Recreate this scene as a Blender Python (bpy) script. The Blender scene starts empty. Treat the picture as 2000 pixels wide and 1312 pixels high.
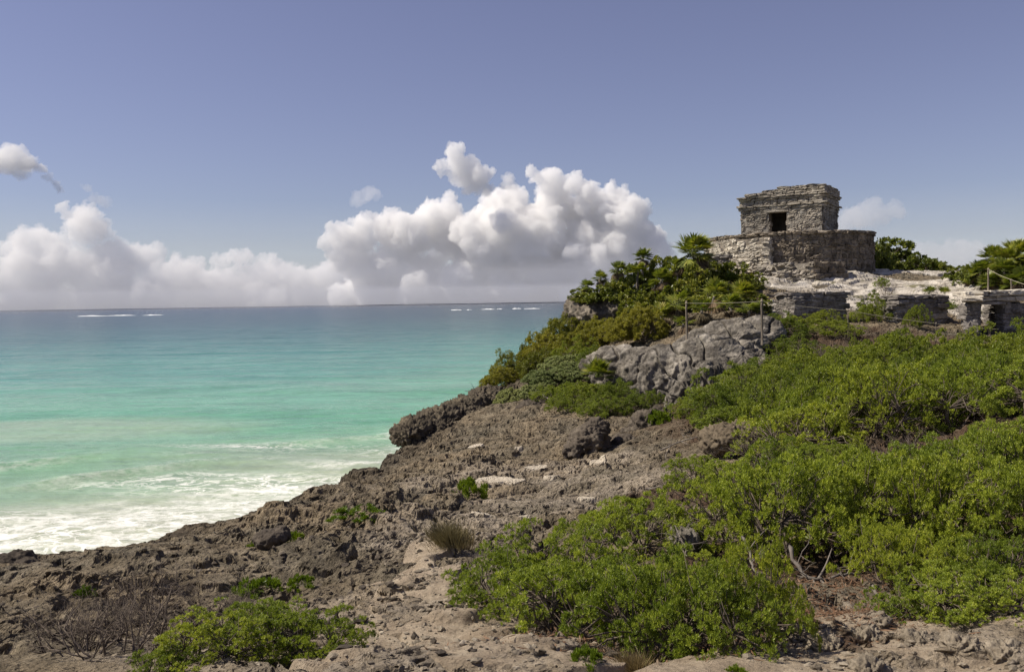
import bpy, math, random
import numpy as np
from mathutils import Vector, Matrix

# ------------------------------------------------------------------ camera, sky, sun, exposure
SC = bpy.context.scene
COL = SC.collection
R = math.radians
W0, H0, F0 = 2000.0, 1312.0, 1732.0           # photograph size and focal length in its pixels
CAM_H = 8.0                                   # eye height above the sea
cam_d = bpy.data.cameras.new('camera')
cam_d.sensor_width = 36.0
cam_d.lens = 36.0 * F0 / W0
cam_d.clip_start = 0.05
cam_d.clip_end = 300000
cam = bpy.data.objects.new('camera', cam_d)
COL.objects.link(cam)
MR = Matrix.Rotation(R(90 - 2.2), 3, 'X') @ Matrix.Rotation(R(-0.885), 3, 'Z')
cam.matrix_world = Matrix.Translation((0, 0, CAM_H)) @ MR.to_4x4()
SC.camera = cam

SUN_EL, SUN_AZ = 50.0, -89.0                  # azimuth from +Y (view direction), negative = left
to_sun = Vector((math.sin(R(SUN_AZ)) * math.cos(R(SUN_EL)), math.cos(R(SUN_AZ)) * math.cos(R(SUN_EL)), math.sin(R(SUN_EL))))
sun_d = bpy.data.lights.new('sun', 'SUN')
sun_d.energy = 5.0
sun_d.angle = R(0.5)
sun_d.color = (1.0, 0.915, 0.785)
sun = bpy.data.objects.new('sun', sun_d)
sun.rotation_euler = to_sun.to_track_quat('Z', 'Y').to_euler()
sun.location = (-30, 20, 60)
COL.objects.link(sun)

world = bpy.data.worlds.new('World')
SC.world = world
world.use_nodes = True
wn = world.node_tree.nodes
wl = world.node_tree.links
wn.clear()
w_out = wn.new('ShaderNodeOutputWorld')
w_bg = wn.new('ShaderNodeBackground')
w_sky = wn.new('ShaderNodeTexSky')
w_sky.sky_type = 'NISHITA'
w_sky.sun_disc = False
w_sky.sun_elevation = R(SUN_EL)
w_sky.sun_rotation = R(SUN_AZ % 360)
w_sky.altitude = 0
w_sky.air_density = 1.0
w_sky.dust_density = 0.35
w_sky.ozone_density = 2.5
w_hs = wn.new('ShaderNodeHueSaturation')
w_hs.inputs['Hue'].default_value = 0.525
w_hs.inputs['Saturation'].default_value = 0.72
w_hs.inputs['Value'].default_value = 1.0
wl.new(w_sky.outputs[0], w_hs.inputs['Color'])
w_tint = wn.new('ShaderNodeMix'); w_tint.data_type = 'RGBA'; w_tint.blend_type = 'MULTIPLY'
w_tint.inputs[0].default_value = 1.0
w_tint.inputs[7].default_value = (0.83, 0.84, 0.955, 1)
wl.new(w_hs.outputs[0], w_tint.inputs[6])
wl.new(w_tint.outputs[2], w_bg.inputs['Color'])
w_bg.inputs['Strength'].default_value = 0.077
wl.new(w_bg.outputs[0], w_out.inputs['Surface'])

SC.view_settings.view_transform = 'Standard'
SC.view_settings.look = 'None'
SC.view_settings.exposure = 0.25
SC.view_settings.gamma = 1.0
SC.view_settings.use_curve_mapping = False
SC.cycles.use_denoising = True
SC.cycles.max_bounces = 8
SC.cycles.diffuse_bounces = 3
SC.cycles.glossy_bounces = 3
SC.cycles.transmission_bounces = 4
SC.cycles.transparent_max_bounces = 24
SC.cycles.volume_bounces = 32
SC.cycles.sample_clamp_indirect = 6.0

# ------------------------------------------------------------------ helpers
def ray(px, py):
    """World direction of a photograph pixel."""
    return MR @ Vector(((px - W0 / 2) / F0, (H0 / 2 - py) / F0, -1.0))

def at(px, py, Y):
    """World point on the pixel's ray at depth Y metres in front of the camera."""
    d = ray(px, py)
    return Vector((0, 0, CAM_H)) + d * (Y / d.y)

def xat(px, Y, z):
    """World x of column px at depth Y and height z (the roll makes it depend a little on z)."""
    x = 0.0
    py = 800.0
    for _ in range(4):
        p = at(px, py, Y)
        py += (p.z - z) * F0 / Y
    return at(px, py, Y).x

def mesh_np(name, V, faces, smooth=False):
    """Mesh from a vertex array and a list of face arrays (n x 3 and/or n x 4)."""
    me = bpy.data.meshes.new(name)
    V = np.asarray(V, np.float32)
    if not isinstance(faces, (list, tuple)):
        faces = [faces]
    faces = [np.asarray(f, np.int32) for f in faces if len(f)]
    loops = np.concatenate([f.ravel() for f in faces])
    tot = np.concatenate([np.full(len(f), f.shape[1], np.int32) for f in faces])
    start = np.concatenate([[0], np.cumsum(tot)[:-1]]).astype(np.int32)
    me.vertices.add(len(V)); me.vertices.foreach_set('co', V.ravel())
    me.loops.add(len(loops)); me.loops.foreach_set('vertex_index', loops)
    me.polygons.add(len(tot))
    me.polygons.foreach_set('loop_start', start)
    me.polygons.foreach_set('loop_total', tot)
    me.polygons.foreach_set('use_smooth', np.full(len(tot), smooth, bool))
    me.update(calc_edges=True)
    me.validate()
    return me

def link(name, me, mat=None, parent=None):
    if mat is not None and len(me.materials) == 0:
        me.materials.append(mat)
    o = bpy.data.objects.new(name, me)
    COL.objects.link(o)
    if parent is not None:
        o.parent = parent
    return o

def tag(o, label=None, cat=None, group=None, kind=None):
    if label: o['label'] = label
    if cat: o['category'] = cat
    if group: o['group'] = group
    if kind: o['kind'] = kind
    return o

def empty(name, loc=(0, 0, 0), rz=0.0, s=1.0):
    o = bpy.data.objects.new(name, None)
    COL.objects.link(o)
    o.location = loc
    o.rotation_euler = (0, 0, rz)
    o.scale = (s, s, s)
    return o

def copy_thing(root):
    r = root.copy(); COL.objects.link(r)
    for ch in root.children:
        c = ch.copy(); COL.objects.link(c); c.parent = r
        for g in ch.children:
            d = g.copy(); COL.objects.link(d); d.parent = c
    return r

def add_attr(me, name, arr):
    a = me.attributes.new(name, 'FLOAT', 'POINT')
    a.data.foreach_set('value', np.asarray(arr, np.float32).ravel())

# ---- vectorised noise (2D / 3D gradient noise, fBm, ridged, cellular)
_rs = np.random.RandomState(7)
_perm = _rs.permutation(256).astype(np.int32)
_perm = np.concatenate([_perm, _perm])
_g2 = np.stack([np.cos(np.arange(256) * 2.39996), np.sin(np.arange(256) * 2.39996)], 1).astype(np.float32)
_g3 = _rs.normal(size=(256, 3)).astype(np.float32)
_g3 /= np.linalg.norm(_g3, axis=1)[:, None]
_r2 = _rs.rand(256, 2).astype(np.float32)
_r3 = _rs.rand(256, 3).astype(np.float32)

def _fade(t):
    return t * t * t * (t * (t * 6 - 15) + 10)

def noise2(x, y):
    xi = np.floor(x).astype(np.int32); yi = np.floor(y).astype(np.int32)
    fx = (x - xi).astype(np.float32); fy = (y - yi).astype(np.float32)
    xi &= 255; yi &= 255
    u = _fade(fx); v = _fade(fy)
    def c(i, j):
        g = _g2[_perm[_perm[(xi + i) & 255] + ((yi + j) & 255)]]
        return g[..., 0] * (fx - i) + g[..., 1] * (fy - j)
    a = c(0, 0); b = c(1, 0); d = c(0, 1); e = c(1, 1)
    return (a + (b - a) * u) * (1 - v) + (d + (e - d) * u) * v

def noise3(p):
    q = np.floor(p).astype(np.int32)
    f = (p - q).astype(np.float32)
    q &= 255
    u = _fade(f)
    out = 0
    for i in (0, 1):
        wx = u[:, 0] if i else 1 - u[:, 0]
        pi = _perm[(q[:, 0] + i) & 255]
        for j in (0, 1):
            wy = u[:, 1] if j else 1 - u[:, 1]
            pj = _perm[pi + ((q[:, 1] + j) & 255)]
            for k in (0, 1):
                wz = u[:, 2] if k else 1 - u[:, 2]
                g = _g3[_perm[pj + ((q[:, 2] + k) & 255)]]
                out = out + wx * wy * wz * (g[:, 0] * (f[:, 0] - i) + g[:, 1] * (f[:, 1] - j) + g[:, 2] * (f[:, 2] - k))
    return out * 1.4

def fbm2(x, y, o=4, gain=0.5, lac=2.03):
    s = 0; a = 1.0
    for k in range(o):
        s = s + a * noise2(x + 17.3 * k, y - 9.1 * k); x = x * lac; y = y * lac; a *= gain
    return s

def ridge2(x, y, o=4, gain=0.55, lac=2.1):
    s = 0; a = 1.0
    for k in range(o):
        s = s + a * (1 - 2.6 * np.abs(noise2(x + 31.7 * k, y + 5.3 * k))); x = x * lac; y = y * lac; a *= gain
    return s

def fbm3(p, o=4, gain=0.5, lac=2.03):
    s = 0; a = 1.0
    for k in range(o):
        s = s + a * noise3(p + 13.7 * k); p = p * lac; a *= gain
    return s

def ridge3(p, o=4, gain=0.55, lac=2.1):
    s = 0; a = 1.0
    for k in range(o):
        s = s + a * (1 - 2.2 * np.abs(noise3(p + 7.7 * k))); p = p * lac; a *= gain
    return s

def cell2(x, y):
    """Cellular noise: distance to the nearest feature point and a random value of it."""
    xi = np.floor(x).astype(np.int32); yi = np.floor(y).astype(np.int32)
    best = np.full(x.shape, 9.0, np.float32); val = np.zeros(x.shape, np.float32)
    for i in (-1, 0, 1):
        for j in (-1, 0, 1):
            h = _perm[_perm[(xi + i) & 255] + ((yi + j) & 255)]
            dx = xi + i + _r2[h, 0] - x; dy = yi + j + _r2[h, 1] - y
            d = dx * dx + dy * dy
            m = d < best
            best = np.where(m, d, best); val = np.where(m, _r3[h, 0], val)
    return np.sqrt(best), val

def cell3(p):
    q = np.floor(p).astype(np.int32)
    best = np.full(len(p), 9.0, np.float32)
    for i in (-1, 0, 1):
        for j in (-1, 0, 1):
            for k in (-1, 0, 1):
                h = _perm[_perm[_perm[(q[:, 0] + i) & 255] + ((q[:, 1] + j) & 255)] + ((q[:, 2] + k) & 255)]
                d = (q + np.array([i, j, k]) + _r3[h] - p)
                best = np.minimum(best, (d * d).sum(1))
    return np.sqrt(best)

def sstep(a, b, x):
    t = np.clip((x - a) / (b - a), 0, 1)
    return t * t * (3 - 2 * t)

# ---- material helpers
def new_mat(name):
    m = bpy.data.materials.new(name)
    m.use_nodes = True
    nt = m.node_tree
    nt.nodes.clear()
    out = nt.nodes.new('ShaderNodeOutputMaterial')
    return m, nt, out

class NT:
    """Small shorthand for building node trees."""
    def __init__(self, nt):
        self.nt = nt
    def n(self, t, **kw):
        nd = self.nt.nodes.new(t)
        for k, v in kw.items():
            setattr(nd, k, v)
        return nd
    def l(self, a, b):
        self.nt.links.new(a, b)
    def val(self, sock, v):
        if isinstance(v, bpy.types.NodeSocket):
            self.l(v, sock)
        else:
            sock.default_value = v
    def coord(self, kind='Object', scale=None):
        o = self.n('ShaderNodeTexCoord').outputs[kind]
        if scale is not None:
            mp = self.n('ShaderNodeMapping')
            mp.inputs['Scale'].default_value = scale if hasattr(scale, '__len__') else (scale,) * 3
            self.l(o, mp.inputs['Vector'])
            o = mp.outputs[0]
        return o
    def noise(self, vec, scale, detail=5, rough=0.6, dist=0.0, lac=2.0):
        nd = self.n('ShaderNodeTexNoise')
        self.l(vec, nd.inputs['Vector'])
        nd.inputs['Scale'].default_value = scale
        nd.inputs['Detail'].default_value = detail
        nd.inputs['Roughness'].default_value = rough
        nd.inputs['Distortion'].default_value = dist
        nd.inputs['Lacunarity'].default_value = lac
        return nd.outputs['Fac']
    def voro(self, vec, scale, feature='F1', out='Distance', rand=1.0):
        nd = self.n('ShaderNodeTexVoronoi', feature=feature)
        self.l(vec, nd.inputs['Vector'])
        nd.inputs['Scale'].default_value = scale
        nd.inputs['Randomness'].default_value = rand
        return nd.outputs[out]
    def attr(self, name):
        return self.n('ShaderNodeAttribute', attribute_name=name).outputs['Fac']
    def ramp(self, fac, stops, interp='LINEAR'):
        nd = self.n('ShaderNodeValToRGB')
        nd.color_ramp.interpolation = interp
        e = nd.color_ramp.elements
        while len(e) < len(stops):
            e.new(0.5)
        for el, (p, c) in zip(e, stops):
            el.position = p
            el.color = (c, c, c, 1) if not hasattr(c, '__len__') else (*c, 1)
        self.l(fac, nd.inputs[0])
        return nd.outputs[0]
    def mix(self, fac, a, b, blend='MIX'):
        nd = self.n('ShaderNodeMix', data_type='RGBA', blend_type=blend)
        self.val(nd.inputs[0], fac)
        for s, v in ((nd.inputs[6], a), (nd.inputs[7], b)):
            if isinstance(v, bpy.types.NodeSocket): self.l(v, s)
            else: s.default_value = (*v, 1) if len(v) == 3 else v
        return nd.outputs[2]
    def math(self, op, a, b=None, clamp=False):
        nd = self.n('ShaderNodeMath', operation=op)
        nd.use_clamp = clamp
        self.val(nd.inputs[0], a)
        if b is not None: self.val(nd.inputs[1], b)
        return nd.outputs[0]
    def bump(self, h, strength=0.5, dist=0.02, normal=None):
        nd = self.n('ShaderNodeBump')
        nd.inputs['Strength'].default_value = strength
        nd.inputs['Distance'].default_value = dist
        self.l(h, nd.inputs['Height'])
        if normal is not None: self.l(normal, nd.inputs['Normal'])
        return nd.outputs[0]
    def bsdf(self, color, rough=0.9, spec=0.2, normal=None, **kw):
        nd = self.n('ShaderNodeBsdfPrincipled')
        self.val(nd.inputs['Base Color'], color if isinstance(color, bpy.types.NodeSocket) else (*color, 1))
        self.val(nd.inputs['Roughness'], rough)
        self.val(nd.inputs['Specular IOR Level'], spec)
        if normal is not None: self.l(normal, nd.inputs['Normal'])
        for k, v in kw.items():
            self.val(nd.inputs[k.replace('_', ' ')], v)
        return nd.outputs[0]
# ------------------------------------------------------------------ clouds
def remeshed(V, faces, voxel):
    """Voxel-remesh a soup of closed shapes into one closed skin; returns vertex and face arrays."""
    me = mesh_np('tmp', V, faces)
    o = bpy.data.objects.new('tmp', me)
    COL.objects.link(o)
    md = o.modifiers.new('r', 'REMESH')
    md.mode = 'VOXEL'
    md.voxel_size = voxel
    dg = bpy.context.evaluated_depsgraph_get()
    ev = o.evaluated_get(dg)
    m2 = ev.to_mesh()
    n = len(m2.vertices)
    co = np.empty(n * 3, np.float32); m2.vertices.foreach_get('co', co)
    nl = len(m2.loops)
    vi = np.empty(nl, np.int32); m2.loops.foreach_get('vertex_index', vi)
    tot = np.empty(len(m2.polygons), np.int32); m2.polygons.foreach_get('loop_total', tot)
    st = np.empty(len(m2.polygons), np.int32); m2.polygons.foreach_get('loop_start', st)
    ev.to_mesh_clear()
    bpy.data.objects.remove(o)
    bpy.data.meshes.remove(me)
    q = tot == 4
    quads = vi[st[q][:, None] + np.arange(4)]
    t = tot == 3
    tris = vi[st[t][:, None] + np.arange(3)] if t.any() else np.zeros((0, 3), np.int32)
    return co.reshape(-1, 3), [quads, tris]

def vnormals(V, faces):
    N = np.zeros_like(V)
    for f in faces:
        if not len(f): continue
        a = V[f[:, 1]] - V[f[:, 0]]; b = V[f[:, 2]] - V[f[:, 0]]
        n = np.cross(a, b)
        if f.shape[1] == 4:
            n = n + np.cross(V[f[:, 2]] - V[f[:, 0]], V[f[:, 3]] - V[f[:, 0]])
        for k in range(f.shape[1]):
            np.add.at(N, f[:, k], n)
    return N / (np.linalg.norm(N, axis=1)[:, None] + 1e-9)

def ico(level=2):
    import bmesh
    bm = bmesh.new()
    bmesh.ops.create_icosphere(bm, subdivisions=level, radius=1)
    V = np.array([v.co for v in bm.verts], np.float32)
    Fc = np.array([[v.index for v in f.verts] for f in bm.faces], np.int32)
    bm.free()
    return V, Fc
ICO2 = ico(2)
ICO1 = ico(1)

def soup(spheres, base=ICO2):
    """Closed ellipsoids (centre, radii) as one vertex soup."""
    Vs, Fs, k = [], [], 0
    for c, r in spheres:
        Vs.append(base[0] * np.asarray(r, np.float32) + np.asarray(c, np.float32)); Fs.append(base[1] + k); k += len(base[0])
    return np.concatenate(Vs), np.concatenate(Fs)

def cloud_material(name, dens, tint=(1, 1, 1)):
    m, nt, out = new_mat(name)
    t = NT(nt)
    v = t.n('ShaderNodeVolumePrincipled')
    v.inputs['Color'].default_value = (*tint, 1)
    v.inputs['Density'].default_value = dens
    v.inputs['Anisotropy'].default_value = 0.0
    t.l(v.outputs[0], out.inputs['Volume'])
    return m

def main_skin(V, faces):
    """Drop the little inner bubbles and crumbs a remesh leaves behind."""
    n = len(V); lab = np.arange(n)
    E = np.concatenate([np.stack([f[:, k], f[:, (k + 1) % f.shape[1]]], 1) for f in faces if len(f) for k in range(f.shape[1])])
    for _ in range(2000):
        m = np.minimum(lab[E[:, 0]], lab[E[:, 1]])
        new = lab.copy()
        np.minimum.at(new, E[:, 0], m); np.minimum.at(new, E[:, 1], m)
        new = new[new]
        if (new == lab).all(): break
        lab = new
    cnt = np.bincount(lab, minlength=n)
    keep = cnt[lab] >= 0.12 * cnt.max()
    idx = np.cumsum(keep) - 1
    return V[keep], [idx[f[keep[f].all(1)]] for f in faces if len(f)]

def make_cloud(name, label, puffs, D, dens, voxel=14, seed=1, grow=(6, 4), amp=1.0, group=None, tint=(1.0, 0.998, 0.995), base=None):
    """puffs: (px, py, radius px) in the photograph's own angular measure, cloud standing D metres out."""
    rnd = random.Random(seed)
    k = D / F0
    sph = []
    for (px, py, r) in puffs:
        c = at(px, py, D + rnd.uniform(-0.5, 1.2) * r * k)
        rr = r * k
        sph.append((c, (rr, rr, rr * 0.95)))
        for _ in range(grow[0]):
            th = rnd.uniform(0, 2 * math.pi); ph = rnd.uniform(-0.25, 1.0)
            d = Vector((math.cos(th) * math.cos(ph), math.sin(th) * math.cos(ph), math.sin(ph)))
            r2 = rr * rnd.uniform(0.35, 0.6)
            c2 = c + d * rr * 0.85
            sph.append((c2, (r2, r2, r2)))
            for _ in range(grow[1]):
                th = rnd.uniform(0, 2 * math.pi); ph = rnd.uniform(-0.4, 1.3)
                d2 = Vector((math.cos(th) * math.cos(ph), math.sin(th) * math.cos(ph), math.sin(ph)))
                r3 = r2 * rnd.uniform(0.3, 0.5)
                sph.append((c2 + d2 * r2 * 0.9, (r3, r3, r3)))
    V, Fc = soup(sph, ICO1 if len(sph) > 400 else ICO2)
    V, Fc = remeshed(V, [Fc], voxel)
    V, Fc = main_skin(V, Fc)
    N = vnormals(V, Fc)
    q = V / (D / 6000.0)
    bil = np.abs(noise3(q / 90)) + 0.55 * np.abs(noise3(q / 45)) + 0.28 * np.abs(noise3(q / 22))
    V = V + N * ((bil - 0.28) * 62 * amp * (0.55 + 1.1 * np.clip(0.5 + noise3(q / 260), 0, 1)) * D / 6000 + 45 * noise3(q / 210) * D / 6000 * amp)[:, None]
    V, Fc = remeshed(V, Fc, voxel * .85)      # heal places where the swollen skin crossed itself
    V, Fc = main_skin(V, Fc)
    q = V / (D / 6000.0)
    N = vnormals(V, Fc)
    V = V + N * ((26 * np.abs(noise3(q / 34)) + 15 * np.abs(noise3(q / 17)) - 9) * D / 6000)[:, None]
    if base is not None:            # cumulus bases are level
        zb = at(1000, base, D).z
        low = zb + 0.22 * (V[:, 2] - zb) + 14 * fbm3(q / 60, 2)
        V[:, 2] = np.where(V[:, 2] < zb, low, V[:, 2])
    o = link(name, mesh_np(name, V, Fc, True), cloud_material(name + '_vapour', dens, tint))
    tag(o, label, 'cloud', group)
    return o


make_cloud('cloud', 'big towering white cumulus bank above the sea horizon beside the headland',
    [(690, 480, 40), (712, 440, 26), (755, 450, 36), (800, 465, 55), (840, 425, 30), (880, 440, 38), (905, 470, 58), (930, 425, 26),
     (960, 470, 62), (975, 400, 30), (1000, 420, 42), (1020, 470, 64), (1060, 450, 48), (1072, 348, 25), (1085, 385, 32), (1078, 420, 32), (1130, 430, 54), (1125, 362, 21),
     (1150, 375, 25), (1175, 400, 33), (1200, 392, 24), (1212, 430, 45), (1230, 415, 26), (1180, 480, 58), (1245, 455, 32), (1258, 490, 44), (1100, 500, 60),
     (1285, 480, 20), (1300, 500, 17), (700, 520, 40), (760, 530, 40), (830, 530, 44), (900, 535, 44), (980, 535, 44), (1060, 535, 44), (1140, 530, 46), (1220, 530, 42), (1290, 535, 30)] + [(x, 578, 40) for x in range(690, 1340, 38)],
    6500, 0.0160, 11, 3, base=600)
make_cloud('cloud', 'small bright cloud puff with a pointed top above the big cumulus bank',
    [(845, 328, 9), (862, 330, 13), (888, 305, 14), (892, 325, 20), (915, 340, 24), (938, 345, 20), (930, 362, 16), (948, 368, 11)], 6100, 0.016, 10, 4)
make_cloud('cloud', 'tiny white cloud scrap beside the pointed cloud puff', [(985, 364, 7), (992, 361, 9), (1000, 365, 6)], 6100, 0.012, 10, 5, (3, 2))
make_cloud('cloud', 'long low cumulus bank over the open sea with a bright dome near its end',
    [(15, 485, 24), (50, 470, 27), (75, 460, 20), (100, 485, 32), (155, 425, 26), (165, 450, 34), (210, 505, 29), (235, 485, 19), (260, 510, 30), (290, 505, 20), (60, 520, 41), (130, 525, 39), (200, 535, 37),
     (330, 532, 19), (380, 522, 19), (430, 510, 18), (470, 514, 17), (350, 541, 31), (420, 552, 29), (490, 547, 25), (540, 542, 21), (570, 532, 17), (600, 544, 21), (640, 541, 22), (560, 553, 28), (620, 547, 27),
     (-20, 530, 41), (20, 551, 30), (90, 540, 36), (160, 542, 34), (230, 540, 36), (300, 554, 32), (370, 540, 36), (440, 554, 32), (510, 540, 34), (580, 545, 30), (650, 545, 28)] + [(x, 582, 36) for x in range(-30, 690, 34)], 7600, 0.0085, 12, 6, base=600)
make_cloud('cloud', 'ragged white cloud fragment over the open sea, trailing scraps', [(-5, 318, 22), (22, 298, 12), (25, 315, 20), (50, 320, 20), (72, 325, 13), (95, 348, 8), (105, 358, 8), (118, 372, 9)], 6300, 0.012, 11, 7)
make_cloud('cloud', 'faint small wisp between the ragged fragment and the dome', [(168, 368, 9), (185, 385, 10), (200, 390, 11), (210, 394, 8)], 6300, 0.0045, 12, 8)
make_cloud('cloud', 'faint pale cloud just beside the temple', [(1665, 425, 22), (1700, 405, 18), (1690, 430, 24), (1720, 425, 20), (1750, 412, 14), (1655, 440, 16)], 6800, 0.0035, 16, 9)
make_cloud('cloud', 'pale low cloud in the dip of the skyline', [(1800, 495, 24), (1840, 500, 26), (1880, 490, 24), (1910, 485, 18), (1930, 500, 24), (1760, 505, 20), (1850, 425, 12), (1890, 428, 14), (1925, 430, 10)], 7200, 0.0025, 18, 10)
make_cloud('cloud', 'faintest wisp over the middle of the sea', [(700, 385, 10), (715, 380, 13), (735, 384, 8)], 6500, 0.003, 12, 11)

def sea_mist():
    """Layers of thin mist lying on the sea far out, in front of the clouds, thinnest at the top."""
    for k, (z0, z1, d) in enumerate(((4, 90, 0.00070), (91, 190, 0.00042), (191, 300, 0.00022), (301, 430, 0.00010))):
        V, Fq = [], []
        n = 24
        for i in range(n + 1):
            a = R(-75 + 150 * i / n)
            for rr, zz in ((3700, z0), (5200, z0), (5200, z1), (3700, z1)):
                V.append((math.sin(a) * rr, math.cos(a) * rr, zz))
        for i in range(n):
            for j in range(4):
                Fq.append((i * 4 + (j + 1) % 4, (i + 1) * 4 + (j + 1) % 4, (i + 1) * 4 + j, i * 4 + j))
        Fq += [(0, 1, 2, 3), tuple(n * 4 + 3 - q for q in range(4))]
        o = link('sea_mist', mesh_np('sea_mist', np.array(V), np.array(Fq)), cloud_material('sea_mist', d, (0.93, 0.945, 1.0)))
        tag(o, 'thin pale mist lying low over the horizon', None, None, 'stuff')
sea_mist()
# ------------------------------------------------------------------ the land: one height sheet
CTRL = [  # (px, py, depth) of ground seen in the photograph
 (0,1312,5.4),(500,1312,4.6),(1000,1312,4.2),(1500,1312,4.2),(2000,1312,4.4),(0,1200,7.5),(0,1100,13),(300,1180,8),(300,1062,15.5),
 (600,1180,7.6),(600,1080,11.5),(550,990,19),(800,1100,9.8),(850,1030,12.3),(700,950,23),(1000,1000,14.5),(1000,920,20.5),
 (850,885,27),(1200,900,20),(1300,850,22),(1050,840,27),(950,800,32),(1250,960,14.5),(1250,1150,7.5),(1600,1150,7.5),(1900,1200,6),
 (1500,1020,10.5),(1800,1000,10.5),(1450,890,16),(1700,890,14),(1950,890,13)]
CTRZ = [  # (px, depth, z): ground hidden under growth or only inferred
 (1500,24,5.2),(1750,24,5.5),(1980,24,5.8),(1600,31,5.9),(1850,31,5.95),(2050,31,6.0),(1400,27,5.0),
 (1600,38,7.0),(1800,37,7.0),(1945,35.5,6.4),(1350,34,6.3),(1480,33.5,6.4),(1250,37,6.3),(1290,27,4.5),(1230,29,4.4),(1330,30,4.4),(1260,31.3,4.4),(1410,29,4.7),(1300,28.5,4.35),
 (1150,33,4.8),(1050,35,4.2),(1650,45,7.9),(1700,50,8.9),(1850,45,8.2),(1850,52,9.1),(1950,44,8.4),(1130,43,5.6),(1160,46,7.0),
 (1300,47,8.5),(1420,46,8.4),(1400,38,7.4),(1250,39,6.4),(1550,52,9.5),(1600,54,9.75),(1700,56,9.6),(1560,59,9.6),(1050,39,4.8),
 (1300,56,8.0),(1550,75,8.0),(2000,62,9.6),(2200,42,8.6),(2300,10,6.4),(2300,25,6.6),(-300,6,5.2),(-300,14,4.1),(2300,80,9.0),
 (1000,2.0,6.5),(-400,3.0,6.0),(2500,3.0,6.5),(700,33,2.6),(400,22,2.6),(-100,16,3.2)]
_cp = [tuple(at(*c)) for c in CTRL]
for px, Y, z in CTRZ:
    _cp.append((xat(px, Y, z), Y, z))
_cp = np.array(_cp)
def _tps_u(r2):
    return np.where(r2 > 1e-9, r2 * np.log(r2 + 1e-12), 0.0)
def _tps_fit(P, lam):
    n = len(P)
    d = P[:, None, :2] - P[None, :, :2]
    K = _tps_u((d ** 2).sum(-1)) + lam * np.eye(n)
    A = np.hstack([np.ones((n, 1)), P[:, :2]])
    M = np.vstack([np.hstack([K, A]), np.hstack([A.T, np.zeros((3, 3))])])
    return np.linalg.solve(M, np.concatenate([P[:, 2], np.zeros(3)]))
_tw = _tps_fit(_cp, 1.5)

def smooth_z(x, y):
    x = np.asarray(x, float); y = np.asarray(y, float)
    z = _tw[-3] + _tw[-2] * x + _tw[-1] * y
    for (cx, cy, _), w in zip(_cp, _tw):
        z = z + w * _tps_u((x - cx) ** 2 + (y - cy) ** 2)
    return np.clip(z, 1.5, 10.5)

EDGE = [(-700,1140,10.5),(-300,1112,12.2),(0,1085,14.2),(130,1070,15.2),(270,1048,17),(390,1018,18.5),(500,990,20),(620,945,24),(700,915,26.5),(770,890,28.5),(815,872,31),
        (880,830,34.5),(955,785,38),(1030,705,41),(1105,648,44)]
COAST = [tuple(at(*e))[:2] for e in EDGE] + [(4.0, 49), (7.5, 58), (13, 68), (30, 84), (70, 110), (130, 170)]
POLY = np.array(COAST + [(260, 170), (260, -40), (-40, -40), (-40, 4)], float)

def shore_sd(x, y, poly=POLY):
    """Signed distance to the coast in plan, positive on land."""
    d2 = np.full(x.shape, 1e9); ins = np.zeros(x.shape, bool)
    n = len(poly)
    for i in range(n):
        x0, y0 = poly[i]; x1, y1 = poly[(i + 1) % n]
        ex, ey = x1 - x0, y1 - y0
        t = np.clip(((x - x0) * ex + (y - y0) * ey) / (ex * ex + ey * ey), 0, 1)
        d2 = np.minimum(d2, (x - x0 - t * ex) ** 2 + (y - y0 - t * ey) ** 2)
        if abs(ey) > 1e-9:
            c = ((y0 > y) != (y1 > y)) & (x < ex * (y - y0) / ey + x0)
            ins ^= c
    return np.where(ins, 1, -1) * np.sqrt(d2)

def blob(x, y, pts):
    """Soft union of plan ellipses given as (px, depth, half width m, half depth m)."""
    m = np.zeros(x.shape)
    for px, Y, a, b in pts:
        cx = (px - 1000) / F0 * Y
        q = ((x - cx) / a) ** 2 + ((y - Y) / b) ** 2
        m = np.maximum(m, np.clip(1.6 - q, 0, 1))
    return m

SAND = [(1600,4.55,.7,.35),(1850,4.5,.9,.4),(1000,4.55,.6,.3),(830,5.2,.4,.5),(850,8.0,.3,.6),(860,6.6,.5,.6),(760,6.2,.35,.4),(900,5.2,.5,.4),(640,5.0,.3,.3),(1130,4.6,.3,.2),(1650,5.1,.8,.4),(1750,4.4,1.6,.6),(1500,4.5,.5,.4),(1850,5.2,1.0,.45),(830,10.0,.32,.9),(800,8.6,.25,.6),(720,8.1,.22,.35),(800,7.0,.45,.7),(900,6.0,.55,.7),(700,5.6,.3,.4),(1000,5.2,.6,.5),(780,5.0,.6,.4),
        (1700,4.8,1.0,.5),(1900,4.7,1.0,.55),(1560,4.9,.45,.35),(2050,5.2,.8,.5),(1600,5.6,.4,.3)]
POOL = [(960,19.2,.55,.45),(1045,20.6,.4,.3),(1165,20.4,.22,.22),(925,26.5,.3,.4),(1075,19.0,.2,.2),(1000,19.0,.3,.2),(1010,23.5,.12,.2),(1140,14.8,.2,.14),(985,17.6,.12,.1),(940,13.2,.25,.12),(1010,13.0,.2,.14)]
PALE = [(1750,57,3,2),(1790,55,3.5,2.5),(1710,47,3.2,5.5),(1800,46,3.4,4),(1560,49,2.2,2.2),(1640,43,1.5,2.6),(1870,41,2.0,3.0),(1490,41,1.0,1.5),(1700,42,1.6,2.2)]

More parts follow.
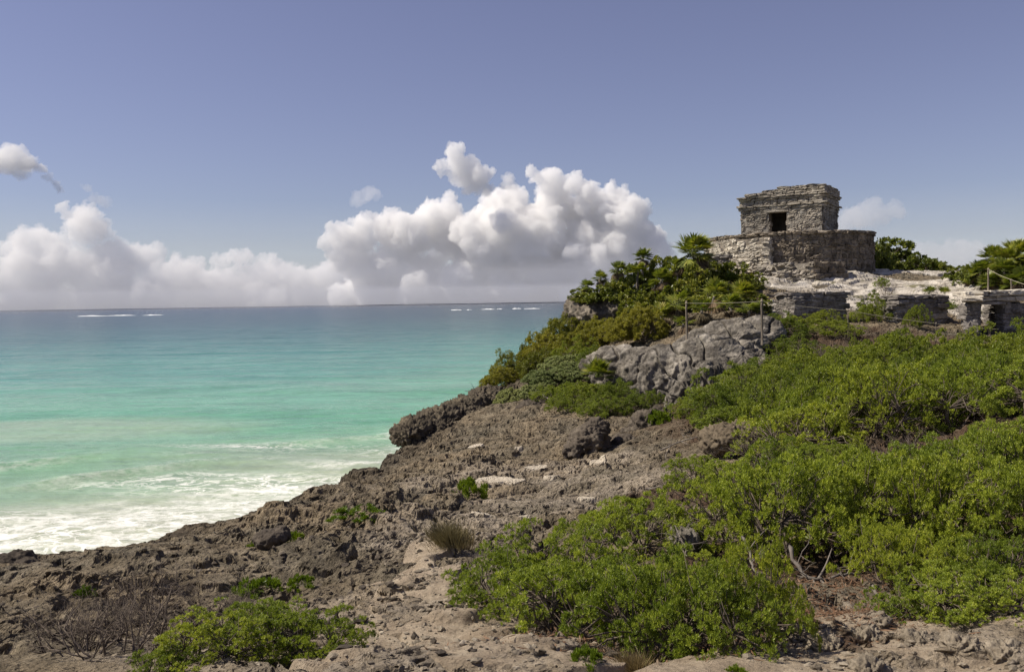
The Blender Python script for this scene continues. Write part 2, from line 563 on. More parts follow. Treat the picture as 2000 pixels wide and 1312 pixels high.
KNOBS = [(230,10.5,.55,.45,.16),(330,10.4,.5,.35,.14),(430,11.0,.5,.4,.14),(620,9.7,.34,.35,.20),(660,9.5,.25,.3,.16),(570,10.6,.5,.4,.14),(520,13.5,.7,.6,.2),
         (640,13,.6,.5,.18),(760,12.6,.7,.6,.2),(850,15.5,.5,.9,.25),(700,17,1.0,.8,.25),(800,18.5,.9,.9,.22),(950,16.8,.6,.5,.16),(1040,17.2,.6,.4,.15),(1100,16.4,.5,.4,.15),(900,22,1.0,.7,.25),(1000,23.5,.9,.6,.22),
         (1100,24,.8,.6,.2),(640,21,.9,.7,.25),(560,17,.8,.7,.2),(1180,18,.6,.5,.18),(1230,20.5,.7,.5,.2),(1250,14.2,.5,.4,.14),(1130,13.2,.5,.4,.14),(50,8.5,.5,.4,.16),(130,9.5,.5,.4,.16),(260,8.9,.4,.35,.12),(400,9.2,.4,.3,.14),
         (760,7.2,.2,.18,.10),(880,6.2,.2,.16,.10),(950,5.7,.22,.16,.09),(690,5.0,.2,.14,.09),(1050,4.9,.25,.14,.08),(1650,5.5,.3,.2,.10),(1880,4.7,.2,.12,.08),(840,8.9,.2,.2,.1),(700,25.5,.6,.5,.25),(760,27.5,.5,.5,.25)]

def land(x, y, fine=True):
    """Height and the sand / pale-limestone masks of the land at plan points."""
    z0 = smooth_z(x, y)
    sd = shore_sd(x, y)
    wob = fbm2(x * 0.9, y * 0.9, 3) * 0.55 + fbm2(x * 3.1, y * 3.1, 3) * 0.18
    sdw = sd + wob
    near = 1.0 / (1.0 + (y / 40.0) ** 2)
    h = z0 + 0.0 * x + 0.30 * fbm2(x * 0.30, y * 0.30, 3) * sstep(-1, 3, sd)
    for (px, Yb, a, b, hb) in KNOBS:      # blocks and scarps standing out of the shelf
        cx = (px - 1000) / F0 * Yb
        m = (np.abs(x - cx) < a * 2.2) & (np.abs(y - Yb) < b * 2.2)
        if m.any():
            xx, yy = x[m], y[m]
            q = ((xx - cx) / a) ** 2 + ((yy - Yb) / b) ** 2 + 0.55 * fbm2(xx * 2.6, yy * 2.2, 3)
            h[m] = h[m] + 0.85 * hb * sstep(1.15, 0.35, q) * (0.8 + 0.35 * noise2(xx * 3, yy * 3))
    pale = blob(x, y, PALE)
    pale = sstep(0.25, 0.75, pale + 0.5 * fbm2(x * 0.6, y * 0.6, 4) * (pale > 0))
    sandm = blob(x, y, SAND); poolm = blob(x, y, POOL)
    sandy_base = h - 0.015
    if fine:
        # stepped limestone ledges, solution pits, knife-edged karst
        rough = 1 - 0.88 * pale
        big = fbm2(x * 0.7 + 3, y * 0.9, 4) * 0.20
        c1, v1 = cell2(x * 1.15 + 0.3 * wob, y * 0.85)
        c2, v2 = cell2(x * 3.2 + big * 2, y * 2.7)
        c3, v3 = cell2(x * 8.5, y * 7.5)
        karst = 0.75 * big + 0.10 * (v1 - 0.5) * sstep(0.8, 0.2, c1) - 0.15 * sstep(0.46, 0.05, c2) * (v2 > 0.5)
        karst += 0.055 * (ridge2(x * 1.3, y * 1.5, 4, 0.52) - 0.9)
        c4, v4 = cell2(x * 17 + c3, y * 14)
        patchy = sstep(-0.15, 0.25, fbm2(x * 0.45 + 2, y * 0.6 + 4, 3))
        karst -= 0.075 * sstep(0.45, 0.14, c3) * (v3 > 0.4) * (0.35 + 0.65 * patchy)
        karst -= 0.036 * sstep(0.45, 0.12, c4) * (v4 > 0.35) * (0.3 + 0.7 * patchy)
        c5, v5 = cell2(x * 4.6 + 1.3 * c2, y * 3.4)
        karst -= 0.085 * sstep(0.40, 0.10, c5) * (v5 > 0.62) * (0.5 + 0.5 * patchy)
        karst += 0.022 * (ridge2(x * 5, y * 6, 4, 0.62) - 0.9) * (0.4 + 0.6 * patchy)
        # ledges
        hh = h + karst
        st = 0.13
        off = st * 1.1 * fbm2(x * 0.5 + 9, y * 0.5, 3)
        w = (hh + off) / st
        fr = w - np.floor(w)
        hl = hh + st * (sstep(0.2, 0.55, fr) - fr) * 0.8 * sstep(-0.25, 0.15, fbm2(x * 0.4, y * 0.4 + 8, 3))
        amp = rough * (0.55 + 0.45 * sstep(-0.35, 0.3, fbm2(x * 0.22 + 5, y * 0.22, 2)))
        h2 = h + (hl - h) * amp
        wp = (h + 0.35 * fbm2(x * 0.35 + 4, y * 0.35, 3)) / 0.22      # worn beds with shadowed lips
        fp = wp - np.floor(wp)
        h2 = h2 + pale * (0.22 * 0.85 * (sstep(0.3, 0.5, fp) - fp) + 0.03 * fbm2(x * 1.6, y * 2.2, 4) - 0.10 * sstep(0.05, 0.0, np.abs(noise2(x * 0.5 + y * 0.15, y * 0.9))))
    else:
        h2 = h
    # sand fills the low places
    lev = sandy_base + 0.072 + (np.minimum(sandm, 1.15) - 1.0) * 0.40 + 0.05 * fbm2(x * 1.3, y * 1.3, 4) + 0.012 * fbm2(x * 6, y * 6, 4)
    levp = sandy_base + 0.075 + (np.minimum(poolm, 1.1) - 1.0) * 0.35
    sm = np.where(sandm > 0, sstep(-0.02, 0.015, lev - h2), 0)
    pm = np.where(poolm > 0, sstep(-0.01, 0.01, levp - h2), 0)
    h3 = np.where(sandm > 0, np.maximum(h2, lev), h2)
    h3 = np.where(poolm > 0, np.maximum(h3, levp), h3)
    # the edge breaks off to the sea
    drop = np.where(sdw < 0, -sdw * 3.2 + 0.25 * np.sin(np.clip(-sdw, 0, 3) * 7), 0) + 0.12 * sstep(0.7, 0, np.abs(sdw)) * fbm2(x * 2.2, y * 2.2, 3)
    h3 = np.maximum(h3 - drop, -3.0)
    return h3, sm, pm, pale

def ground_z(x, y):
    x = np.array([x], float); y = np.array([y], float)
    return float(land(x, y)[0][0])

def polar_sheet(a0, a1, na, r0, r1, nr, oy=0.0):
    """Sheet whose cells grow with distance from the viewpoint, so near ground is the finest."""
    a = np.linspace(a0, a1, na)
    r = np.exp(np.linspace(math.log(r0), math.log(r1), nr))
    A, Rr = np.meshgrid(a, r)
    X = (np.sin(A) * Rr).ravel(); Y = (np.cos(A) * Rr).ravel()
    i = np.arange(nr - 1)[:, None] * na + np.arange(na - 1)[None, :]
    i = i.ravel()
    return X, Y, np.stack([i, i + 1, i + na + 1, i + na], 1)

def rock_material(name='karst_rock'):
    m, nt, out = new_mat(name)
    t = NT(nt)
    co = t.coord('Object')
    n1 = t.noise(co, 0.45, 6, 0.62)
    n2 = t.noise(co, 3.5, 8, 0.68)
    n3 = t.noise(co, 22, 6, 0.7)
    base = t.ramp(n2, [(0.28, (0.085, 0.070, 0.049)), (0.44, (0.180, 0.150, 0.108)), (0.58, (0.270, 0.227, 0.165)), (0.8, (0.42, 0.36, 0.27))])
    warm = t.ramp(n1, [(0.35, (0.82, 0.84, 0.84)), (0.6, (1.08, 1.02, 0.93))])
    base = t.mix(1.0, base, warm, 'MULTIPLY')
    speck = t.ramp(n3, [(0.35, 0.72), (0.55, 1.0), (0.72, 1.45)])
    base = t.mix(0.85, base, speck, 'MULTIPLY')
    crust = t.ramp(t.noise(co, 7, 5, 0.75), [(0.60, 0.0), (0.66, 1.0)])
    base = t.mix(t.math('MULTIPLY', crust, 0.5), base, (0.30, 0.25, 0.20))
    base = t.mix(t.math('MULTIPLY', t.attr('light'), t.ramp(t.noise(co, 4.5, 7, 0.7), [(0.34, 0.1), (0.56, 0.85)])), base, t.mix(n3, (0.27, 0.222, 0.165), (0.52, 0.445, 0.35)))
    crust_pit_shade = t.ramp(t.noise(co, 1.6, 9, 0.74, 0.8), [(0.47, 0.0), (0.60, 1.0)])  # black crust patches, with the shade of dark pits painted into the colour
    base = t.mix(t.math('MULTIPLY', crust_pit_shade, 0.55), base, t.mix(1.0, base, (0.36, 0.37, 0.40), 'MULTIPLY'))
    base = t.mix(t.math('MULTIPLY', t.attr('rim'), t.ramp(n2, [(0.3, 1.0), (0.62, 0.55)])), base, t.mix(1.0, base, (0.34, 0.34, 0.36), 'MULTIPLY'))
    sn = t.noise(co, 6, 7, 0.62)
    sand = t.ramp(sn, [(0.3, (0.26, 0.205, 0.145)), (0.5, (0.36, 0.29, 0.21)), (0.7, (0.46, 0.385, 0.285))])
    litter = t.ramp(t.noise(co, 38, 4, 0.7), [(0.36, 0.6), (0.48, 1.0)])
    sand = t.mix(0.7, sand, litter, 'MULTIPLY')
    palec = t.ramp(t.noise(t.coord('Object', (0.55, 1.3, 2.2)), 1.3, 9, 0.7, 0.4), [(0.30, (0.16, 0.14, 0.115)), (0.41, (0.36, 0.32, 0.265)), (0.53, (0.58, 0.53, 0.455)), (0.7, (0.76, 0.71, 0.63))])
    turf = t.ramp(t.noise(t.coord('Object', (0.5, 0.9, 1)), 1.1, 6, 0.65), [(0.58, 0.0), (0.64, 1.0)])
    palec = t.mix(t.math('MULTIPLY', turf, 0.8), palec, t.mix(n3, (0.07, 0.065, 0.02), (0.17, 0.16, 0.06)))
    c = t.mix(t.attr('pale'), base, palec)
    c = t.mix(t.attr('sand'), c, sand)
    c = t.mix(t.attr('pool'), c, t.mix(sn, (0.46, 0.39, 0.29), (0.66, 0.59, 0.48)))
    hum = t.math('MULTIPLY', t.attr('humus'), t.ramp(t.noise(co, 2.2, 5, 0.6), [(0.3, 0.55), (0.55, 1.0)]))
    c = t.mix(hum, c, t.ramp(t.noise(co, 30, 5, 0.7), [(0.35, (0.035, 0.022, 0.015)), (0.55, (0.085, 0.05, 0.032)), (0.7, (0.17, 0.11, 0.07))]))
    b = t.bump(t.noise(co, 9, 9, 0.75), 0.8, 0.07)
    pit = t.math('SUBTRACT', 1.0, t.math('MULTIPLY', t.attr('sand'), 0.8))
    vb = t.math('MULTIPLY', t.ramp(t.voro(co, 17), [(0.05, 0.0), (0.5, 1.0)]), pit)
    b = t.bump(vb, 0.9, 0.05, b)
    vb2 = t.math('MULTIPLY', t.ramp(t.voro(co, 46), [(0.05, 0.0), (0.5, 1.0)]), pit)
    b = t.bump(vb2, 0.7, 0.016, b)
    b = t.bump(t.noise(co, 60, 6, 0.75), 0.6, 0.012, b)
    t.l(t.bsdf(c, 0.95, 0.12, b), out.inputs['Surface'])
    return m
M_ROCK = rock_material()

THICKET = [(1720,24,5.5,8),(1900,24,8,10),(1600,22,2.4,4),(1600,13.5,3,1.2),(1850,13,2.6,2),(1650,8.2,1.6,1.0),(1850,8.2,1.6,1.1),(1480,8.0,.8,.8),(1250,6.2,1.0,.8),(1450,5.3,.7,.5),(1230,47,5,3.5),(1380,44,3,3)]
X, Y, F_ = polar_sheet(R(-42), R(42), 1500, 2.8, 130, 1650)
Z, sm, pm, pale = land(X, Y)
mk = (Y < 45) & (sm < .5)
q3 = np.stack([X[mk], Y[mk], Z[mk] * 2.2], 1)
dxy = 0.055 * fbm3(q3 * 3.1, 3, .6), 0.055 * fbm3(q3 * 3.1 + 40, 3, .6)
X[mk] += dxy[0]; Y[mk] += dxy[1]
me = mesh_np('rocky_shore', np.stack([X, Y, Z], 1), F_, False)
add_attr(me, 'sand', sm); add_attr(me, 'pool', pm); add_attr(me, 'pale', pale)
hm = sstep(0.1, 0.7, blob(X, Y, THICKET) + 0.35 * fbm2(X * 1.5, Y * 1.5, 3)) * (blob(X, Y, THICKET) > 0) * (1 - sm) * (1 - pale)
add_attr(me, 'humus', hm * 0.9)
sdr = shore_sd(X, Y)
add_attr(me, 'rim', sstep(2.2, 0.2, sdr + 0.9 * fbm2(X * 0.9, Y * 0.9, 3)) * (Y < 45))
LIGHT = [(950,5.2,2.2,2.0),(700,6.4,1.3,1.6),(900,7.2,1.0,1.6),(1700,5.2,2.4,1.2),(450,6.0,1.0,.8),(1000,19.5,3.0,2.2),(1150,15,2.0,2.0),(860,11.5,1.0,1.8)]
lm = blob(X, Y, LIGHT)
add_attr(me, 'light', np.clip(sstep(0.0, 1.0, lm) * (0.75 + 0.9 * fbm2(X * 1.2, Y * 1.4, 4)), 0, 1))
tag(link('rocky_shore', me, M_ROCK), 'grey brown pitted limestone shore with sand in its hollows', None, None, 'structure')
# ------------------------------------------------------------------ the sea
def sea_height(x, y):
    r = np.sqrt(x * x + y * y)
    d = y + 0.12 * x                       # roughly the distance off the beach behind the rocks
    ph = d + 2.2 * fbm2(x * 0.035, y * 0.05, 3) * 3
    sw = 0.0
    for L, a, off in ((13.0, 0.16, 0.0), (21.0, 0.14, 1.3), (7.3, 0.05, 2.1)):
        w = (0.5 + 0.5 * np.sin(2 * math.pi * ph / L + off)) ** 2
        sw = sw + a * w * (0.6 + 0.8 * np.clip(0.5 + fbm2(x * 0.03 + L, y * 0.06, 2), 0, 1))
    res = np.clip(80 / r, 0, 1)
    ch = 0.05 * fbm2(x * 0.8 + 0.2 * y, y * 1.3, 4) * np.clip(60 / r, 0, 1) + 0.10 * fbm2(x * 0.12, y * 0.3, 4) * np.clip(300 / r, 0, 1)
    # two low breakers rolling in on the cove
    crest = 0.0
    for w0, a in ((50.5, .42), (56.5, .30)):
        q = (y - 0.55 * x) + 2.2 * fbm2(x * .06, y * .06, 3) - w0 * 1.02
        crest = crest + a * np.exp(-np.where(q < 0, (q / .55) ** 2, (q / 1.6) ** 2)) * sstep(-.25, .3, fbm2(x * .07 + w0, y * .05, 2)) * (y < 70)
    return (sw * res + ch + crest)

X, Y, F_ = polar_sheet(R(-62), R(62), 900, 9, 90000, 1500)
sdv = shore_sd(X, Y)
keep_v = sdv < 6.0
Z = sea_height(X, Y)
fk = keep_v[F_].all(1)
F_ = F_[fk]
idx = np.full(len(X), -1); used = np.unique(F_); idx[used] = np.arange(len(used))
X, Y, Z, sdv = X[used], Y[used], Z[used], sdv[used]
F_ = idx[F_]
me = mesh_np('sea', np.stack([X, Y, Z], 1), F_, True)
# water depth colour follows the distance off the shore; foam lies in the wash zone
off = np.maximum(-sdv, 0.01)
warp = fbm2(X * 0.02, Y * 0.035, 4)
wash = Y - 0.20 * X + 4.0 * fbm2(X * 0.06, Y * 0.09, 4)
wash2 = Y - 1.1 * X + 3.0 * fbm2(X * 0.10, Y * 0.16, 4)
open_w = (Y - 0.25 * X) * 0.82 + 4.0 * fbm2(X * 0.06, Y * 0.09, 4)     # shallows: the cove in front of the camera
add_attr(me, 'deep', np.log(np.maximum(open_w * (1 + 0.16 * warp), 5.0)))
zone = sstep(56, 47, wash) * sstep(-0.20, 0.45, fbm2(X * 0.06 + 7, Y * 0.13, 3) * 1.1 + (46 - wash) / 22)
surge = sstep(3.2, 0.2, off + 1.8 * fbm2(X * 0.35, Y * 0.5, 3)) * (Y < 60) * sstep(52, 38, wash)
patch = sstep(57, 49.5, wash2 + 2.5 * fbm2(X * .16, Y * .26, 3)) * sstep(-0.35, 0.22, fbm2(X * 0.18, Y * 0.42, 4, 0.6)) * (Y < 62)
brk = np.zeros(len(X))
for w0 in (50.5, 56.5):
    q = (Y - 0.55 * X) + 2.2 * fbm2(X * .06, Y * .06, 3) - w0 * 1.02
    brk = np.maximum(brk, sstep(-1.6, -.1, q) * sstep(.5, .05, q) * sstep(-.1, .35, fbm2(X * .07 + w0, Y * .05, 2)) * (Y < 70))
add_attr(me, 'lace', np.clip(zone, 0, 1))
add_attr(me, 'foam', np.clip(surge * 0.8 + 0.9 * patch + 0.85 * brk, 0, 1))
milk = np.clip(0.62 * sstep(60, 49, wash2 + 3 * warp) * (Y < 70) + 0.5 * np.clip(1.3 - ((X + 30) / 14) ** 2 - ((Y - 58) / 6) ** 2, 0, 1) + 0.5 * np.clip(1.2 - ((X + 4) / 4) ** 2 - ((Y - 57) / 7) ** 2, 0, 1), 0, 1)
add_attr(me, 'milk', milk)

def sea_material():
    m, nt, out = new_mat('sea_water')
    t = NT(nt)
    co = t.coord('Object')
    d = t.attr('deep')
    lo, hi = math.log(30), math.log(3500)
    f = t.math('DIVIDE', t.math('SUBTRACT', d, lo), hi - lo, True)
    P = lambda Y: (math.log(Y) - lo) / (hi - lo)
    col = t.ramp(f, [(P(31), (0.32, 0.37, 0.26)), (P(40), (0.20, 0.35, 0.225)), (P(52), (0.135, 0.335, 0.215)), (P(72), (0.160, 0.345, 0.250)), (P(100), (0.105, 0.270, 0.215)),
                     (P(140), (0.075, 0.205, 0.175)), (P(200), (0.040, 0.125, 0.116)), (P(400), (0.018, 0.060, 0.066)), (P(1000), (0.011, 0.036, 0.048)), (P(3000), (0.009, 0.020, 0.034))])
    streak = t.noise(t.coord('Object', (0.05, 0.18, 1)), 1.0, 6, 0.6)
    col = t.mix(0.7, col, t.ramp(streak, [(0.3, 0.78), (0.7, 1.2)]), 'MULTIPLY')
    streak2 = t.noise(t.coord('Object', (0.22, 0.9, 1)), 1.0, 6, 0.65)
    col = t.mix(0.55, col, t.ramp(streak2, [(0.34, 0.72), (0.5, 1.0), (0.68, 1.25)]), 'MULTIPLY')
    col = t.mix(t.math('MULTIPLY', t.attr('milk'), 0.75), col, (0.46, 0.46, 0.34))
    b = t.bump(t.noise(t.coord('Object', (0.10, 0.26, 1)), 1.0, 4, 0.55), 0.8, 0.7)
    b = t.bump(t.noise(t.coord('Object', (0.5, 1.2, 1)), 1.0, 4, 0.55), 0.9, 0.25, b)
    b = t.bump(t.noise(t.coord('Object', (2.5, 5, 1)), 1.0, 5, 0.6), 0.5, 0.05, b)
    water = t.bsdf(col, 0.20, 0.125, b)
    fb = t.bump(t.noise(co, 7, 5, 0.7), 0.7, 0.05)
    foam = t.bsdf((0.88, 0.875, 0.83), 0.8, 0.2, fb)
    def lines(scale, w, dist):
        v = t.math('ABSOLUTE', t.math('SUBTRACT', t.noise(t.coord('Object', scale), 1.0, 5, 0.55, dist), 0.5))
        return t.ramp(v, [(0.0, 1.0), (w * .45, 0.75), (w, 0.0)])
    la = t.math('MAXIMUM', lines((0.26, 0.5, 1), 0.028, 1.0), t.math('MULTIPLY', lines((0.8, 1.4, 1), 0.035, 0.8), 0.75))
    la = t.math('MULTIPLY', la, t.attr('lace'))
    br = t.ramp(t.noise(t.coord('Object', (1.1, 1.6, 1)), 1.6, 7, 0.75), [(0.40, 0.0), (0.60, 1.0)])
    ff = t.math('MAXIMUM', t.math('MULTIPLY', t.attr('foam'), br), la)
    ff = t.math('MULTIPLY', ff, 0.92, True)
    mx = t.n('ShaderNodeMixShader')
    t.l(ff, mx.inputs[0]); t.l(water, mx.inputs[1]); t.l(foam, mx.inputs[2])
    t.l(mx.outputs[0], out.inputs['Surface'])
    return m
tag(link('sea', me, sea_material()), 'turquoise sea turning deep blue towards the horizon', None, None, 'structure')
# ------------------------------------------------------------------ boulders and outcrops
ICO3 = ico(3)

def lump_soup(lumps):
    Vs, Fs, k = [], [], 0
    for L in lumps:
        px, py, Y, rx, ry, rz = L[:6]
        rot = L[6] if len(L) > 6 else 0.0      # roll about the view axis, degrees
        V = ICO3[0] * np.array([rx, ry, rz], np.float32)
        if rot:
            c, s = math.cos(R(rot)), math.sin(R(rot))
            V = np.stack([V[:, 0] * c - V[:, 2] * s, V[:, 1], V[:, 0] * s + V[:, 2] * c], 1)
        Vs.append(V + np.array(at(px, py, Y), np.float32)); Fs.append(ICO3[1] + k); k += len(V)
    return np.concatenate(Vs), np.concatenate(Fs)

def relax(V, faces, it):
    n = len(V)
    E = np.concatenate([np.stack([f[:, k], f[:, (k + 1) % f.shape[1]]], 1) for f in faces if len(f) for k in range(f.shape[1])])
    cnt = np.bincount(E[:, 0], minlength=n) + np.bincount(E[:, 1], minlength=n)
    for _ in range(it):
        S = np.stack([np.bincount(E[:, 0], V[E[:, 1], c], n) + np.bincount(E[:, 1], V[E[:, 0], c], n) for c in range(3)], 1)
        V = V * .3 + .7 * S / np.maximum(cnt, 1)[:, None]
    return V.astype(np.float32)

def rock(label, lumps, voxel, mat, big=0.12, mid=0.06, fine=0.02, pits=0.05, scale=1.0, strata=0.0, name='boulder', cat='boulder', group=None, smooth=6, cracks=0.0, rest=None):
    V, Fc = lump_soup(lumps)
    V, Fc = remeshed(V, [Fc], voxel)
    V = relax(V, Fc, smooth)
    N = vnormals(V, Fc)
    p = V / scale
    if cracks:                      # long slanting fissures and ribs
        w = p + 0.35 * np.stack([noise3(p * 1.3), noise3(p * 1.3 + 9), noise3(p * 1.3 + 19)], 1)
        q = np.stack([w[:, 0] * 1.0 + w[:, 2] * .7, w[:, 1] * .5, w[:, 2] * 1.5 - w[:, 0] * 1.4], 1)
        V = V + N * (cracks * (0.5 - 1.6 * sstep(0.10, 0.0, np.abs(noise3(q * 1.1))) - 1.0 * sstep(0.08, 0.0, np.abs(noise3(q * 2.6 + 5)))))[:, None]
    d = big * fbm3(p * 1.1, 4) + mid * (ridge3(p * 2.6, 4) - 0.8) + fine * fbm3(p * 11, 3) - pits * sstep(0.45, 0.1, cell3(p * 4.2))
    if strata:
        d = d + strata * noise3(np.stack([p[:, 0] * 0.6, p[:, 1] * 0.6, p[:, 2] * 5 + 0.8 * p[:, 0]], 1))
    V = V + N * d[:, None]
    c = V.mean(0); c[2] = V[:, 2].min()
    o = link(name, mesh_np(name, V - c, Fc, True), mat)
    if rest is not None:            # sits on the ground, sunk a little
        c[2] = ground_z(c[0], c[1]) - rest * np.ptp(V[:, 2])
    o.location = c
    tag(o, label, cat, group)
    return o

def stone_material(name, stops, sc=3.0, lichen=0.5, tint=None, bumps=0.6, dist=0.05, streaks=0.35):
    """Weathered limestone: patches of tone, dark lichen, pits; per-stone variation."""
    m, nt, out = new_mat(name)
    t = NT(nt)
    co = t.coord('Object')
    c = t.ramp(t.noise(co, sc, 8, 0.68, 0.3), stops)
    li = t.ramp(t.noise(co, sc * 0.55, 9, 0.72, 0.6), [(0.42, 0.0), (0.60, 1.0)])
    c = t.mix(t.math('MULTIPLY', li, lichen), c, (0.055, 0.048, 0.042))
    geo = t.n('ShaderNodeNewGeometry')
    isl = t.ramp(geo.outputs['Random Per Island'], [(0.0, 0.72), (0.5, 1.0), (1.0, 1.3)])
    c = t.mix(0.8, c, isl, 'MULTIPLY')
    stk = t.ramp(t.noise(t.coord('Object', (1, 1, .22)), sc * 2.2, 7, 0.7, 0.5), [(0.36, 0.5), (0.52, 1.0), (0.7, 1.2)])
    c = t.mix(streaks, c, stk, 'MULTIPLY')
    sp = t.ramp(t.noise(co, sc * 9, 5, 0.7), [(0.35, 0.7), (0.55, 1.0), (0.75, 1.3)])
    c = t.mix(0.7, c, sp, 'MULTIPLY')
    b = t.bump(t.noise(co, sc * 3, 9, 0.72), bumps, dist)
    b = t.bump(t.voro(co, sc * 8), 0.3, dist * 0.3, b)
    t.l(t.bsdf(c, 0.95, 0.12, b), out.inputs['Surface'])
    return m

M_DARK = stone_material('dark_karst', [(0.3, (0.049, 0.040, 0.033)), (0.5, (0.092, 0.076, 0.060)), (0.7, (0.162, 0.136, 0.104))], 2.2, 0.3)
M_GREY = stone_material('grey_limestone', [(0.28, (0.075, 0.064, 0.052)), (0.42, (0.18, 0.160, 0.132)), (0.56, (0.31, 0.28, 0.235)), (0.72, (0.56, 0.51, 0.44))], 1.4, 0.75, bumps=1.0, dist=0.10, streaks=0.9)
M_CLIFF = stone_material('cliff_limestone', [(0.3, (0.091, 0.075, 0.058)), (0.5, (0.176, 0.150, 0.117)), (0.66, (0.312, 0.273, 0.221)), (0.8, (0.546, 0.494, 0.416))], 1.6, 0.7, bumps=0.9, dist=0.08)
M_LEDGE = stone_material('ledge_rock', [(0.3, (0.047, 0.039, 0.030)), (0.5, (0.094, 0.078, 0.056)), (0.72, (0.187, 0.156, 0.109))], 1.8, 0.45)
M_TAN = stone_material('tan_rock', [(0.3, (0.120, 0.093, 0.064)), (0.5, (0.216, 0.173, 0.120)), (0.72, (0.352, 0.288, 0.200))], 1.8, 0.35)
M_PALE = stone_material('pale_rock', [(0.3, (0.25, 0.22, 0.18)), (0.5, (0.42, 0.38, 0.32)), (0.72, (0.62, 0.57, 0.49))], 3, 0.2)

M_BROKEN = stone_material('broken_limestone', [(0.3, (0.17, 0.14, 0.105)), (0.5, (0.29, 0.245, 0.185)), (0.72, (0.44, 0.385, 0.30))], 5, 0.3)
def slab_sheet(spine, prof, n_u=260, n_v=200):
    """Bulging bed of limestone: a cross profile swept along a spine of (px, py, depth, face height, breadth)."""
    S = np.array([[*at(p[0], p[1], p[2]), p[3], p[4]] for p in spine], float)
    m = len(S); u = np.linspace(0, m - 1, n_u)
    Q = []
    for t in u:
        i = min(int(t), m - 2); f = t - i
        a, b, c, d = S[max(i - 1, 0)], S[i], S[i + 1], S[min(i + 2, m - 1)]
        Q.append(.5 * (2 * b + (c - a) * f + (2 * a - 5 * b + 4 * c - d) * f * f + (3 * b - a - 3 * c + d) * f ** 3))
    Q = np.array(Q)
    pr = np.array(prof, float); k = np.linspace(0, len(pr) - 1, n_v)
    P = np.stack([np.interp(k, np.arange(len(pr)), pr[:, c]) for c in (0, 1)], 1)
    for _ in range(8): P[1:-1] = (P[:-2] + 2 * P[1:-1] + P[2:]) / 4
    T = np.gradient(Q[:, :2], axis=0); T /= np.linalg.norm(T, axis=1)[:, None]
    back = np.stack([-T[:, 1], T[:, 0]], 1)
    end = np.sqrt(np.clip(1 - (2 * np.linspace(0, 1, n_u) - 1) ** 6, 0, 1))
    V = np.zeros((n_v, n_u, 3))
    V[..., :2] = Q[None, :, :2] + back[None] * (P[:, 0, None] * Q[None, :, 4] * end[None])[..., None]
    V[..., 2] = Q[None, :, 2] + P[:, 1, None] * np.where(P[:, 1, None] < 0, Q[None, :, 3], 1.0) * end[None] - (1 - end[None]) * .5
    ii = (np.arange(n_v - 1)[:, None] * n_u + np.arange(n_u - 1)[None]).ravel()
    return V.reshape(-1, 3), np.stack([ii, ii + n_u, ii + n_u + 1, ii + 1], 1)
PROF = [(2.6, -.9), (2.2, -.25), (1.5, .02), (.8, .08), (.2, .04), (-.3, -.10), (-.75, -.34), (-1.0, -.60), (-1.0, -.76), (-.62, -.90), (.0, -1.0), (.5, -1.1)]
PDOME = [(2.4, -.9), (2.0, -.3), (1.3, .05), (.6, .12), (0, .04), (-.5, -.2), (-.9, -.5), (-1.1, -.85), (-1.1, -1.2)]
parts = [slab_sheet([(1150, 672, 34.5, .9, .7), (1195, 684, 33, 1.8, .8), (1250, 686, 32, 2.35, .9), (1310, 674, 31.3, 2.7, 1.0), (1370, 662, 31, 2.7, 1.0), (1430, 664, 31, 2.0, 1.0), (1500, 668, 31.2, 1.8, .9)], PROF),
         slab_sheet([(1315, 668, 33.6, .8, .7), (1360, 645, 33.4, .9, .8), (1410, 630, 33, .9, .9), (1460, 622, 33, .9, .9), (1520, 615, 33.5, .9, .8)], PDOME, 200, 150),
         slab_sheet([(1300, 765, 30.0, .9, .5), (1335, 738, 29.7, 1.3, .6), (1380, 720, 29.5, 1.5, .7), (1430, 706, 29.6, 1.5, .7), (1480, 700, 29.8, 1.4, .7)], PROF, 200, 150)]
Vs, Fs, k = [], [], 0
for V, F4 in parts:
    N = vnormals(V, [F4]); p = V
    d = .20 * fbm3(p * .55, 3) + .10 * noise3(p * np.array([1.6, 1.6, .8])) 
    w = p + .5 * np.stack([noise3(p * .8), noise3(p * .8 + 9), noise3(p * .8 + 19)], 1)
    q = np.stack([w[:, 0] * .55 + w[:, 2] * .9, w[:, 1] * .3, w[:, 2] * .7 - w[:, 0] * .9], 1)
    d -= .20 * sstep(.08, 0, np.abs(noise3(q * 1.0))) + .035 * sstep(.06, 0, np.abs(noise3(q * 2.3 + 5)))
    low = sstep(6.3, 5.5, p[:, 2])                      # the lower face is fluted and pitted
    d += low * (.17 * (ridge3(p * np.array([2.2, 2.2, .7]), 3) - .7) - .10 * sstep(.45, .1, cell3(p * np.array([3.2, 3.2, 2.0]))))
    d += .035 * (ridge3(p * np.array([2.5, 2.5, 4.0]), 4) - .8) + .018 * fbm3(p * 9, 3)
    V = V + N * d[:, None]
    Vs.append(V); Fs.append(F4 + k); k += len(V)
V = np.concatenate(Vs); c = np.array([V[:, 0].mean(), V[:, 1].mean(), 4.3])
o = link('rock_outcrop', mesh_np('rock_outcrop', V - c, np.concatenate(Fs), True), M_GREY)
o.location = c
tag(o, 'big bulging grey limestone outcrop below the rope fence with a dark hollow under it', 'rock outcrop')
rock('overhanging cliff block topped with shrubs at the tip of the headland',
     [(1168, 624, 43.5, 1.3, 1.6, .72, -14), (1130, 612, 44, .60, 1.3, .78), (1203, 612, 43.2, .85, 1.4, .60, -12), (1146, 642, 43.6, .75, 1.1, .48, -18)],
     0.06, M_CLIFF, .22, .12, .03, .07, 1.2, 0.04, 'cliff_block', 'rock outcrop', smooth=5, cracks=.08)
